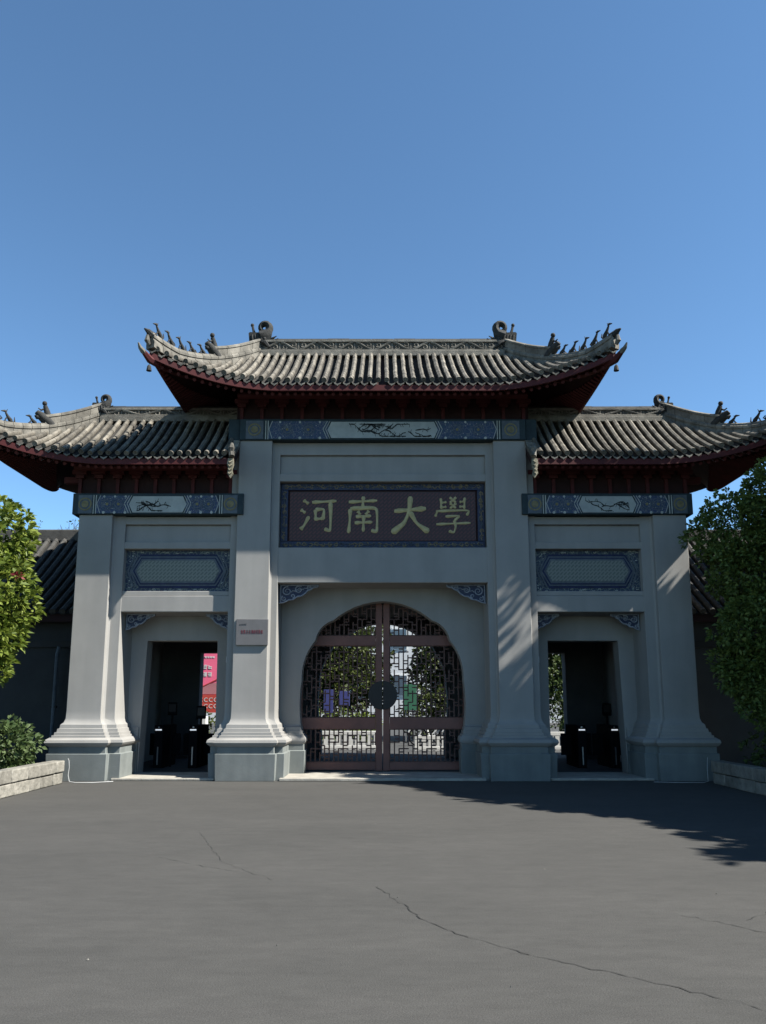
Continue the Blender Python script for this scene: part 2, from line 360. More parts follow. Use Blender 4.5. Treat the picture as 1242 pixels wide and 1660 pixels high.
# base moulding profile: (z, offset)
PROF = [(0, .235), (.52, .25), (.525, .215), (.655, .215), (.665, .225), (.69, .26), (.735, .285), (.785, .27), (.825, .215), (.83, .19), (.87, .185), (.875, .155), (.93, .15), (.935, .12),
        (1.0, .11), (1.005, .085), (1.08, .075), (1.12, .03), (1.2, .006), (1.35, 0)]
def pillar(xc, wf, s_in, s_out, ztop, sgn):
    # sgn: +1 when the gate's axis lies on the pillar's +x side
    def sec(z, o):
        li, ri = (s_out, s_in) if sgn > 0 else (s_in, s_out)
        y1 = Yf + 0.14; g = 0.035 if o < 0.2 else 0.0
        xl, xr = xc - wf, xc + wf
        return [(xl - li - o, 16.9, z), (xl - li - o, y1 - o, z), (xl - g - o, y1 - o, z), (xl - o, Yf + .05 - o, z) if 0 else (xl - o, y1 - o - 0.03, z), (xl - o, Yf - o, z), (xr + o, Yf - o, z), (xr + o, y1 - o - 0.03, z), (xr + g + o, y1 - o, z), (xr + ri + o, y1 - o, z), (xr + ri + o, 16.9, z)]
    secs = [sec(z, o) for z, o in PROF if z >= 1.0]
    m = MB().loft(secs + [sec(ztop - .12, 0), sec(ztop, 0)])
    sh = m.build('pillar', M['paint'], GX, bevel=0.012)
    base = MB().loft([sec(z, o) for z, o in PROF if z <= 0.66]).build('plinth', M['plinth'], sh, bevel=0.008)
    MB().loft([sec(z, o) for z, o in PROF if 0.655 <= z <= 1.0] ).build('base_moulding', M['paint'], sh, smooth=30)
    return sh
for sgn in (1, -1):
    pillar(-2.69 * sgn, .345, .16, .16, 7.0, sgn)
    pillar(-5.99 * sgn, .345, .235, .06, 5.38, sgn)

def box(name, x0, x1, y0, y1, z0, z1, m, parent=GX, bevel=0.01):
    return MB().box(x0, x1, y0, y1, z0, z1).build(name, m, parent, bevel=bevel)
# ---- central bay
box('wall_band', -2.2, 2.2, 15.79, 16.4, 6.73, 7.0, M['paint'])
box('wall_band', -2.2, 2.2, 15.86, 16.4, 6.32, 6.727, M['paint'])
box('wall_band', -2.2, 2.2, 15.80, 16.4, 6.15, 6.317, M['paint'])
box('lintel', -2.2, 2.2, 15.80, 17.0, 3.97, 4.72, M['paint'], bevel=0.014)
# ---- arched wall
def arc(p, q, bulge, n=8):
    p, q = Vector(p), Vector(q); d = q - p; nn = Vector((d.y, -d.x)).normalized(); out = []
    for i in range(n):
        t = i / n; out.append(tuple(p + d * t + nn * (bulge * 4 * t * (1 - t))))
    return out
half = [(1.66, 0.0), (1.665, 0.74)] + arc((1.70, .80), (1.735, 1.99), .05, 10) + arc((1.735, 1.99), (1.452, 2.84), .085, 10) + arc((1.452, 2.84), (1.065, 3.275), .085, 8) + arc((1.065, 3.275), (0, 3.69), .10, 12) + [(0, 3.69)]
archp = half + [(-x, z) for x, z in half[-2::-1]]
def arch_wall(y0, y1, m):
    poly = [(2.36, 0), (2.36, 3.972)] + [(-2.36, 3.972), (-2.36, 0)] + [(x, z) for x, z in archp[::-1]]
    return MB().prism(poly, y0, y1).build('arched_wall', m, GX, smooth=25)
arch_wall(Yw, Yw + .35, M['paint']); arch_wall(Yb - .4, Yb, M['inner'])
for sgn in (1, -1):
    secs = []
    for z, o in PROF:
        if z > 1.01: continue
        x0, x1 = sorted((sgn * (1.79 - o * 0.62), sgn * 2.40)); secs.append([(x0, Yw - o * .5, z), (x1, Yw - o * .5, z), (x1, Yw + .34, z), (x0, Yw + .34, z)])
    MB().loft(secs[:4]).build('plinth', M['plinth'], GX, bevel=0.006)
    MB().loft(secs[3:] + [[(p[0], p[1], 1.05) for p in ([(min(sgn * 1.765, sgn * 2.36), Yw - .004, 0), (max(sgn * 1.765, sgn * 2.36), Yw - .004, 0), (max(sgn * 1.765, sgn * 2.36), Yw + .33, 0), (min(sgn * 1.765, sgn * 2.36), Yw + .33, 0)])]]).build('base_moulding', M['paint'], GX, smooth=30)
# ---- side bays (built on the left, mirrored on the right)
for sgn in (-1, 1):
    def sb(name, xa, xb, y0, y1, z0, z1, m, bevel=0.01, parent=GX):
        x0, x1 = sorted((sgn * xa, sgn * xb)); return box(name, x0, x1, y0, y1, z0, z1, m, parent, bevel)
    sb('wall_band', 3.18, 5.43, 15.79, 16.4, 5.21, 5.372, M['paint'])
    sb('wall_band', 3.18, 5.43, 15.87, 16.4, 4.84, 5.207, M['paint'])
    sb('wall_band', 3.18, 5.43, 15.80, 16.4, 4.69, 4.837, M['paint'])
    sb('lintel', 3.18, 5.43, 15.80, 16.62, 3.36, 3.70, M['paint'], 0.014)
    sb('sill', 3.18, 5.43, 15.83, 16.4, 3.703, 3.80, M['paint'])
    # door wall
    d0, d1, dt = 3.54, 5.10, 2.83
    poly = [(sgn * x, z) for x, z in ((3.0, 0), (d0, 0), (d0 + .02, dt), (d1 - .03, dt), (d1 + .05, 0), (5.7, 0), (5.7, 3.36), (3.0, 3.36))]
    MB().prism(poly, Yw, Yw + .4).build('door_wall', M['paint'], GX, smooth=20, bevel=0.01)
    poly = [(sgn * x, z) for x, z in ((2.5, 0), (3.54, 0), (3.54, 2.87), (5.0, 2.87), (5.0, 0), (6.3, 0), (6.3, 3.9), (2.5, 3.9))]
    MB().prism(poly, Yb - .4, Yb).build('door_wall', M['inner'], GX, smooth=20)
    for xa, xb in ((3.1, d0), (d1 + .055, 5.6)):
        secs = []
        for z, o in PROF:
            if z > 1.01: continue
            x0, x1 = sorted((sgn * xa, sgn * xb)); secs.append([(x0, Yw - o * .32 - .002, z), (x1, Yw - o * .32 - .002, z), (x1, Yw + .3, z), (x0, Yw + .3, z)])
        MB().loft(secs[:4]).build('plinth', M['plinth'], GX)
        MB().loft(secs[3:]).build('base_moulding', M['paint'], GX, smooth=30)
    # partitions, outer wall, upper core
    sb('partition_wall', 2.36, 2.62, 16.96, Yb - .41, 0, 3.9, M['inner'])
    sb('side_wall', 6.02, 6.36, 16.5, Yb - .002, 0, 3.9, M['paint'])
    sb('upper_wall', 3.0, 6.34, 16.42, 18.0, 3.92, 6.3, M['paint'])
    sb('rear_shade_block', 0.0, 6.33, 18.12, Yb - .01, 3.92, 8.0, M['paint'])  # unseen added mass, raised to cast shade on the left side hall
    # threshold of the side door
    sb('threshold', 3.3, 5.32, 15.5, 16.9, 0.004, .05, M['stone'], 0.01)
    sb('passage_floor', 2.64, 6.0, 16.95, Yb + .1, 0.0, .045, M['paving'])
box('upper_wall', -2.99, 2.99, 16.42, 18.1, 3.98, 8.1, M['paint'])
box('passage_ceiling', -6.3, 6.3, 17.0, Yb - .42, 3.82, 3.915, M['inner'])
box('passage_floor', -2.35, 2.35, 16.98, Yb + .1, 0, .04, M['paving'])
box('threshold', -2.02, 2.02, 15.42, 16.95, 0.004, .055, M['stone'])

# ---- gate leaves
def rect_bars(mb, x0, x1, z0, z1, y, cell, t=.018, seed=0):
    # broken uprights tied by short cross bars, as in a traditional fretwork door
    dpt = .03; nx = max(2, round((x1 - x0) / cell)); c = (x1 - x0) / nx
    nz = max(2, round((z1 - z0) / (cell * 1.3))); h = (z1 - z0) / nz
    def vb(x, za, zb): mb.box(x - t / 2, x + t / 2, y, y + dpt, max(z0, za), min(z1, zb))
    def hb(xa, xb, z): mb.box(max(x0, xa), min(x1, xb), y + .003, y + dpt - .003, z - t / 2, z + t / 2)
    for i in range(nx + 1):
        k = 0
        while k < nz:                                # uprights two to three cells long with one-cell gaps in every other column
            L = nz if i % 3 == 0 else (3 if (i + seed) % 2 else 2)
            off = 0 if i % 3 == 0 else (i // 3) % 2
            vb(x0 + i * c, z0 + (k - off * .5) * h, z0 + (k + L - off * .5) * h)
            k += L + 1
    for k in range(nz + 1):
        for i in range(nx):
            if k in (0, nz) or (i + 2 * k) % 6 in (0, 1, 3): hb(x0 + i * c - t / 2, x0 + (i + 1) * c + t / 2, z0 + k * h)
            if (i + k * 3) % 5 == 0 and k < nz: hb(x0 + i * c, x0 + (i + 1) * c, z0 + (k + .5) * h); 
    return mb
YG = Yw + .37
for sgn in (1, -1):
    a = lambda u, v: tuple(sorted((sgn * u, sgn * v)))
    leaf = MB().box(*a(.012, .15), YG, YG + .09, .07, 3.72).build('gate_leaf', M['gate'], GX, bevel=.006)
    for z0, z1 in ((.09, .25), (.95, 1.19), (2.75, 2.97)):
        MB().box(*a(.152, 1.86), YG + .005, YG + .085, z0, z1).build('rail', M['gate'], leaf, bevel=.005)
    MB().box(*a(1.76, 1.86), YG + .006, YG + .084, .255, 3.7).build('stile', M['gate'], leaf, bevel=.005)
    for q, (z0, z1) in enumerate(((.255, .945), (1.195, 2.745), (2.975, 3.70))):
        tag(rect_bars(MB(), *a(.155, 1.755), z0, z1, YG + .03, .098, .027, q).build('lattice', M['lattice'], leaf, smooth=0, recalc=False), kind='stuff')
    n = 20
    hd = [(sgn * (.006 + .31 * math.sin(math.pi * i / n)), 1.67 - .31 * math.cos(math.pi * i / n)) for i in range(n + 1)]
    MB().prism(hd, YG - .03, YG - .001).build('lock_plate', M['darkmetal'], leaf, bevel=.004)
box('gate_latch', -.03, .03, YG - .02, YG + .02, 3.66, 3.74, M['black'])

# ---- corner brackets under the lintels
def spiral(cx, cz, r0, r1, a0, turns, n=26):
    return [(cx + (r0 + (r1 - r0) * i / n) * math.cos(a0 + turns * 2 * math.pi * i / n), 0, cz + (r0 + (r1 - r0) * i / n) * math.sin(a0 + turns * 2 * math.pi * i / n)) for i in range(n + 1)]
def bracket(x, z, L, H, sgn, y):
    k = lambda u, v: (x + sgn * u * L, z - v * H)
    outl = [(0, 0), (1, 0), (1.0, .1), (.93, .16), (.88, .14), (.82, .26), (.72, .33), (.66, .48), (.56, .62), (.46, .64), (.36, .80), (.25, .82), (.12, .95), (0, 1)]
    b = MB().prism([k(u, v) for u, v in outl], y + .02, y + .09).build('corner_bracket', M['bracketblue'], GX)
    m = MB(); sh = lambda P: [(x + sgn * p[0] * L, y + .012, z - p[2] * H) for p in P]
    asp = L / H
    for cu, cv, r, tn, a0 in ((.2, .36, .13, 1.7, .5), (.50, .28, .11, 1.5, 2.2), (.75, .17, .07, 1.3, .3), (.12, .75, .07, 1.2, 3.0), (.34, .62, .06, 1.1, 1.0)):
        P = [(cu + (p[0]), 0, cv + p[2] * asp * .95) for p in spiral(0, 0, .015, r, a0, tn)]
        m.tube(sh(P), [.006 + .012 * i / len(P) for i in range(len(P))], 5)
    m.tube(sh([(u, 0, v) for u, v in outl[1:]]), .016, 5)
    m.tube(sh([(.02, 0, .04), (.98, 0, .04)]), .014, 5); m.tube(sh([(.03, 0, .04), (.03, 0, .97)]), .014, 5)
    for q in range(7): m.tube(sh([(.3 + q * .1, 0, .42 - .045 * q), (.34 + q * .1, 0, .33 - .045 * q), (.40 + q * .1, 0, .36 - .05 * q)]), .010, 4)
    m.build('scroll', M['bracketline'], b)
for sgn in (1, -1):
    bracket(-2.17 * sgn, 3.968, .82, .40, sgn, 16.0)
    bracket(-5.40 * sgn, 3.358, .60, .34, sgn, 16.1); bracket(-3.19 * sgn, 3.358, .52, .34, -sgn, 16.1)

# ---- painted beams
def hexa(xc, zc, hx, hz, tip): return [(xc - hx, zc - hz), (xc + hx, zc - hz), (xc + hx + tip, zc), (xc + hx, zc + hz), (xc - hx, zc + hz), (xc - hx - tip, zc)]
def painted_beam(xc, half, cart, blue, sq, z0, z1, seed):
    rr = random.Random(seed); y = 15.59; zc, hz = (z0 + z1) / 2, (z1 - z0) / 2
    bm = MB().box(xc - half, xc + half, y, 16.4, z0, z1).build('painted_beam', M['green'], GX, bevel=.006)
    for s in (1, -1):
        x0, x1 = sorted((xc + s * cart, xc + s * blue))
        MB().prism([(x0 if s > 0 else x0 - .07, z0 + .02) , (x1 if s < 0 else x1, z0 + .02), (x1 + (.07 if s > 0 else 0), zc), (x1, z1 - .05), (x0, z1 - .05), (x0 - (.07 if s < 0 else 0), zc)], y - .008, y - .001).build('painted_field', M['blue'], bm)
        ml = MB()
        for off in (.0, .055):
            xx = xc + s * (cart + off - .03); ml.bar((xx - s * .0, y - .012, z0 + .02), (xx + s * .09, y - .012, zc), .014, .006); ml.bar((xx + s * .09, y - .012, zc), (xx, y - .012, z1 - .05), .014, .006)
        xx = xc + s * (blue - .02); ml.bar((xx, y - .012, z0 + .02), (xx + s * .07, y - .012, zc), .012, .006); ml.bar((xx + s * .07, y - .012, zc), (xx, y - .012, z1 - .05), .012, .006)
        for off in (.06, .11): ml.box(*sorted((xc + s * (blue + off), xc + s * (blue + off + .02))), y - .01, y - .001, z0 + .01, z1 - .04)
        ml.build('painted_line', M['paleline'], bm, smooth=0)['kind'] = 'stuff'
        xs_ = xc + s * (sq[0] + sq[1]) / 2; hw = (sq[1] - sq[0]) / 2
        q = MB().box(xs_ - hw, xs_ + hw, y - .012, y - .001, z0 + .015, z1 - .04).build('end_panel', M['bluegrey'], bm)
        MB().ring(xs_, zc - .01, y - .02, y - .012, .11, .14).disc(xs_, zc - .01, y - .022, y - .012, .075).build('medallion', M['gold'], bm)
        for f in (.33, .70):
            xr_ = xc + s * (cart + (blue - cart) * f + .03)
            MB().ring(xr_, zc - .01, y - .018, y - .008, .075, .092, 16).ring(xr_, zc - .01, y - .016, y - .008, .12, .13, 18).build('rosette_ring', M['bluegrey'], bm)
            MB().disc(xr_, zc - .01, y - .022, y - .008, .032, 8).build('rosette', M['gold'], bm)
        dm = MB()
        for i in range(34):
            xd = rr.uniform(x0 + .03, x1 - .03); zd = rr.uniform(z0 + .04, z1 - .08); dm.disc(xd, zd, y - .012, y - .008, rr.uniform(.004, .011), 6)
        for f in (.15, .5, .85): dm.disc(x0 + (x1 - x0) * f, z0 + .035, y - .013, y - .008, .03, 8); dm.disc(x0 + (x1 - x0) * f, z1 - .07, y - .013, y - .008, .025, 8)
        dm.build('painted_dot', M['paleline'], bm, smooth=0)['kind'] = 'stuff'
    MB().prism(hexa(xc, zc - .015, cart - .06, hz - .05, .08), y - .012, y - .001).build('cartouche', M['pale'], bm)
    ink = MB(); y2 = y - .014
    for k in range(13 if cart > .8 else 6):
        x = xc + rr.uniform(-.62, .62) * cart; z = zc + rr.uniform(-.08, .05); d = rr.choice((1, -1)); ang = rr.uniform(-.3, .3)
        pth = [(x, z)]
        for i in range(11):
            ang += rr.uniform(-.7, .7); ang = max(-.8, min(.8, ang)); L = rr.uniform(.03, .07)
            z = max(z0 + .07, min(z1 - .12, z + math.sin(ang) * L)); x += d * math.cos(ang) * L
            if abs(x - xc) > cart - .12: break
            pth.append((x, z))
            if rr.random() < .6:
                b = rr.uniform(.8, 2.2); ink.bar((x, y2, z), (x + d * .07 * math.cos(b), y2, max(z0 + .05, min(z1 - .09, z + .07 * math.sin(b) * rr.choice((1, -1))))), .009, .003)
        for a_, b_ in zip(pth[:-1], pth[1:]): ink.bar((a_[0], y2, a_[1]), (b_[0], y2, b_[1]), rr.uniform(.012, .03), .003)
    ink.build('branch_painting', M['ink'], bm, smooth=0)
    return bm
painted_beam(0, 3.03, 1.15, 2.36, (2.53, 2.90), 7.003, 7.46, 1)
for sgn in (1, -1):
    painted_beam(-4.69 * sgn, 1.78, .58, 1.22, (1.37, 1.66), 5.383, 5.83, 3 + sgn)
# capital post tops beside the upper beam
for sgn in (1, -1):
    box('post_cap', -3.17 * sgn - .12, -3.17 * sgn + .12, 15.7, 16.3, 7.02, 7.5, M['green'])

# ---- name board in the central bay
NB = MB().box(-2.17, 2.17, 15.98, 16.4, 4.725, 6.147).build('name_board', M['darkred'], GX)
MB().box(-1.98, 1.98, 15.965, 15.979, 4.9, 5.97).build('board_field', M['fretred'], NB)
fr = MB()
for x0, x1, z0, z1 in ((-2.17, 2.17, 6.0, 6.14), (-2.17, 2.17, 4.74, 4.88), (-2.17, -2.02, 4.883, 5.997), (2.02, 2.17, 4.883, 5.997)): fr.box(x0, x1, 15.94, 15.979, z0, z1)
fr.build('board_frame', M['bracketblue'], NB, bevel=.006)
sc = MB(); rr = random.Random(5)
def scroll_run(p, q, h):
    p, q = Vector(p), Vector(q); L = (q - p).length; n = int(L / .13)
    for i in range(n):
        c = p + (q - p) * ((i + .5) / n); a0 = rr.uniform(0, 6.28); tn = rr.choice((1, -1)) * rr.uniform(.8, 1.3)
        P = [(c.x + pt[0], 15.935, c.y + pt[2]) for pt in spiral(0, 0, .012, h, a0, tn, 12)]
        sc.tube(P, [.008 + .009 * k / 12 for k in range(13)], 4)
        d = (q - p).normalized() * .07; sc.tube([(c.x - d.x, 15.935, c.y - d.y), (c.x, 15.932, c.y + rr.uniform(-.04, .04)), (c.x + d.x, 15.935, c.y + d.y)], .010, 4)
scroll_run((-2.12, 6.07), (2.12, 6.07), .05); scroll_run((-2.12, 4.81), (2.12, 4.81), .05); scroll_run((-2.095, 4.9), (-2.095, 5.98), .05); scroll_run((2.095, 4.9), (2.095, 5.98), .05)
sc.build('carved_scroll', M['carve'], NB)
def stroke(mb, pts, w0, w1, y, n=7):            # a brush stroke: widths swell at start and end
    P = []
    for i in range(len(pts) - 1):
        for k in range(n): t = k / n; P.append((pts[i][0] + (pts[i + 1][0] - pts[i][0]) * t, pts[i][1] + (pts[i + 1][1] - pts[i][1]) * t))
    P.append(pts[-1])
    for _ in range(3): P = [P[0]] + [((P[i - 1][0] + P[i][0] * 2 + P[i + 1][0]) / 4, (P[i - 1][1] + P[i][1] * 2 + P[i + 1][1]) / 4) for i in range(1, len(P) - 1)] + [P[-1]]
    N = len(P) - 1; wd = [(w0 + (w1 - w0) * i / N) * (.8 + .25 * math.cos(2 * math.pi * i / N)) for i in range(N + 1)]
    wd[0] *= .6; wd[-1] *= .45
    mb.tube([(x, y, z) for x, z in P], wd, 6, flat=.45)
CH = {
 '1': [[(.10, .90), (.24, .80)], [(.03, .64), (.16, .55)], [(.03, .10), (.12, .20), (.25, .46)], [(.33, .84), (.98, .88)], [(.82, .85), (.83, .4), (.82, .05), (.66, .12)], [(.42, .64), (.43, .34)], [(.42, .64), (.66, .66), (.62, .36)], [(.43, .38), (.62, .40)]],
 '2': [[(.12, .85), (.88, .89)], [(.51, 1.0), (.49, .70)], [(.16, .66), (.15, .34), (.12, .0)], [(.16, .67), (.87, .70), (.88, .35), (.87, .03), (.72, .08)], [(.36, .60), (.43, .50)], [(.66, .61), (.57, .50)], [(.31, .45), (.72, .47)], [(.28, .28), (.75, .30)], [(.52, .48), (.51, .04)]],
 '3': [[(.08, .60), (.93, .67)], [(.52, 1.0), (.49, .62), (.36, .28), (.02, .0)], [(.50, .58), (.68, .26), (1.0, .03)]],
 '4': [[(.18, .95), (.19, .66)], [(.19, .83), (.33, .85)], [(.19, .70), (.33, .72)], [(.42, .98), (.58, .84)], [(.59, .98), (.42, .83)], [(.42, .82), (.58, .68)], [(.59, .82), (.42, .67)], [(.82, .97), (.80, .66)], [(.68, .85), (.81, .87)], [(.67, .72), (.80, .73)], [(.09, .62), (.03, .45)], [(.09, .60), (.95, .63), (.86, .48)], [(.30, .45), (.70, .48), (.53, .34)], [(.53, .35), (.57, .18), (.52, .01), (.38, .06)], [(.05, .24), (.96, .28)]],
}
for k, xc in zip('1234', (-1.37, -.42, .58, 1.50)):
    m = MB()
    for st in CH[k]:
        big = len(CH[k]) < 5
        stroke(m, [(xc + (u - .5) * .80, 5.06 + v * .80) for u, v in st], .055 if big else (.046 if k != '4' else .034), .068 if big else (.04 if k != '4' else .032), 15.955)
    m.build('character', M['goldletter'], NB, smooth=60)

# ---- painted tablets in the side bays
for sgn in (1, -1):
    xc = -4.30 * sgn
    tb = MB().box(xc - 1.11, xc + 1.11, 15.96, 16.4, 3.803, 4.687).build('painted_tablet', M['tabletblue'], GX)
    zc = 4.24
    for hx, hz, tip, y, mk, nm in ((.80, .36, .22, 15.945, 'deepblue', 'tablet_field'), (.80, .315, .19, 15.937, 'bluegrey', 'tablet_frame'), (.785, .285, .165, 15.93, 'deepblue', 'tablet_groove'), (.77, .26, .14, 15.922, 'bluegrey', 'tablet_frame'), (.75, .22, .115, 15.914, 'fretgrey', 'tablet_panel')):
        MB().prism(hexa(xc, zc, hx, hz, tip), y, y + .02).build(nm, M[mk], tb, bevel=.003)
    dm = MB(); rr = random.Random(11 + sgn)
    for i in range(26):
        dm.tube([(xc + rr.uniform(-1.06, 1.06), 15.955, zz) for zz in [rr.choice((3.835, 4.65)) + rr.uniform(-.02, .02)]] + [(xc + rr.uniform(-1.06, 1.06), 15.955, 3.84)][:0] or [(0, 0, 0)], .01, 4) if 0 else None
        xx = xc + rr.uniform(-1.05, 1.05); zz = rr.choice((3.835, 4.645)) + rr.uniform(-.02, .02)
        dm.tube([(xx, 15.953, zz), (xx + .03, 15.95, zz + rr.uniform(-.02, .02)), (xx + .06, 15.953, zz + .005)], rr.uniform(.006, .014), 4)
    for sx in (1, -1):
        for sz in (1, -1):
            for q in range(9): dm.disc(xc + sx * rr.uniform(.9, 1.06), zc + sz * rr.uniform(.2, .38), 15.948, 15.959, rr.uniform(.006, .015), 6)
        m2 = MB(); 
        for off in (0, .07): m2.bar((xc + sx * (.86 + off), 15.94, zc - .33), (xc + sx * (1.0 + off * .8), 15.94, zc), .03, .01); m2.bar((xc + sx * (1.0 + off * .8), 15.94, zc), (xc + sx * (.86 + off), 15.94, zc + .33), .03, .01)
        m2.build('tablet_chevron', M['bluegrey'], tb)
    dm.build('tablet_ornament', M['paleline'], tb, smooth=0)

# ------------------------------------------------------------------ roofs
class Roof:
    def __init__(s, xin, xr, xc, xs, Ye, Ze, Yr, Zr, flare, up, xside):
        s.__dict__.update(locals())
    def front(s, x, t):
        a = abs(x); c = max(0, (a - s.xs) / (s.xc - s.xs)); ye = s.Ye - s.flare * c ** 1.5
        return Vector((x, ye + (s.Yr - ye) * t, s.Ze + (s.Zr - s.Ze) * (.8 * t + .2 * t * t) + s.up * c ** 2 * (1 - t) ** 1.3))
    def th(s, x): return min(1.0, max(0, 1 - (abs(x) - s.xr) / (s.xc - s.xr)))
    def hip(s, q): a = s.xr + (s.xc - s.xr) * q; return s.front(a, 1 - q)
    def side(s, wv, q):                      # wv -1 front corner .. 1 back corner, q 0 eave .. 1 hip (right-hand side)
        y0 = s.Ye - s.flare; y = s.Yr + wv * (s.Yr - y0); d = max(0, (abs(wv) - .42) / .58)
        e = Vector((s.xside + (s.xc - s.xside) * d * d, y, s.Ze + .25 + (s.up - .25) * d ** 2))
        yf = s.Yr - abs(y - s.Yr); lo, hi = 0.0, 1.0
        for _ in range(24):
            m = (lo + hi) / 2
            if s.hip(m).y > yf: lo = m
            else: hi = m
        h = s.hip(lo).copy(); h.y = y
        p = e.lerp(h, q); p.z -= .06 * math.sin(math.pi * q) * (h - e).length; return p

def barrel(mb, pts, r, side=None, tile=.26):
    # half-round tiles, each a little narrower at its upper end, laid along pts (eave first)
    L = [0]
    for a, b in zip(pts[:-1], pts[1:]): L.append(L[-1] + (b - a).length)
    tot = L[-1]; n = max(1, round(tot / tile))
    def at(d):
        d = min(max(d, 0), tot)
        for i in range(len(pts) - 1):
            if d <= L[i + 1] or i == len(pts) - 2:
                return pts[i].lerp(pts[i + 1], (d - L[i]) / max(1e-6, L[i + 1] - L[i]))
    for k in range(n):
        d0, d1 = tot * k / n, tot * (k + 1) / n + (.02 if k < n - 1 else 0); p0, p1 = at(d0), at(min(d1, tot)); dr = (p1 - p0).normalized()
        sv = side or Vector((1, 0, 0)); nn = dr.cross(sv).normalized()
        if nn.z < 0: nn = -nn
        sv = dr.cross(nn).normalized(); jr = random.uniform(.97, 1.03); jx = sv * random.uniform(-.004, .004)
        secs = []
        for p, rr_ in ((p0, r * jr), (p1, r * .95)):
            secs.append([p + jx + (sv * math.cos(R(a)) + nn * math.sin(R(a))) * rr_ for a in (-55, -15, 35, 90, 145, 195, 235)])
        b = len(mb.v)
        mb.loft(secs, closed=False)
        mb.f.append(tuple(b + i for i in range(7)))
    # round end tile
    p0, dr = at(0), (at(.1) - at(0)).normalized(); sv = (side or Vector((1, 0, 0))); nn = dr.cross(sv).normalized(); nn = nn if nn.z > 0 else -nn
    sv = dr.cross(nn).normalized()
    for d, rad in ((-.018, r * 1.0), (-.024, r * .62)):
        pass
    mb.loft([[p0 + dr * d + (sv * math.cos(2 * math.pi * i / 12) + nn * math.sin(2 * math.pi * i / 12)) * rad for i in range(12)] for d, rad in ((.03, r * .98), (-.022, r * 1.0), (-.022, r * .78), (-.012, r * .72), (-.012, r * .35), (-.022, r * .25), (-.024, .002))], caps=False)

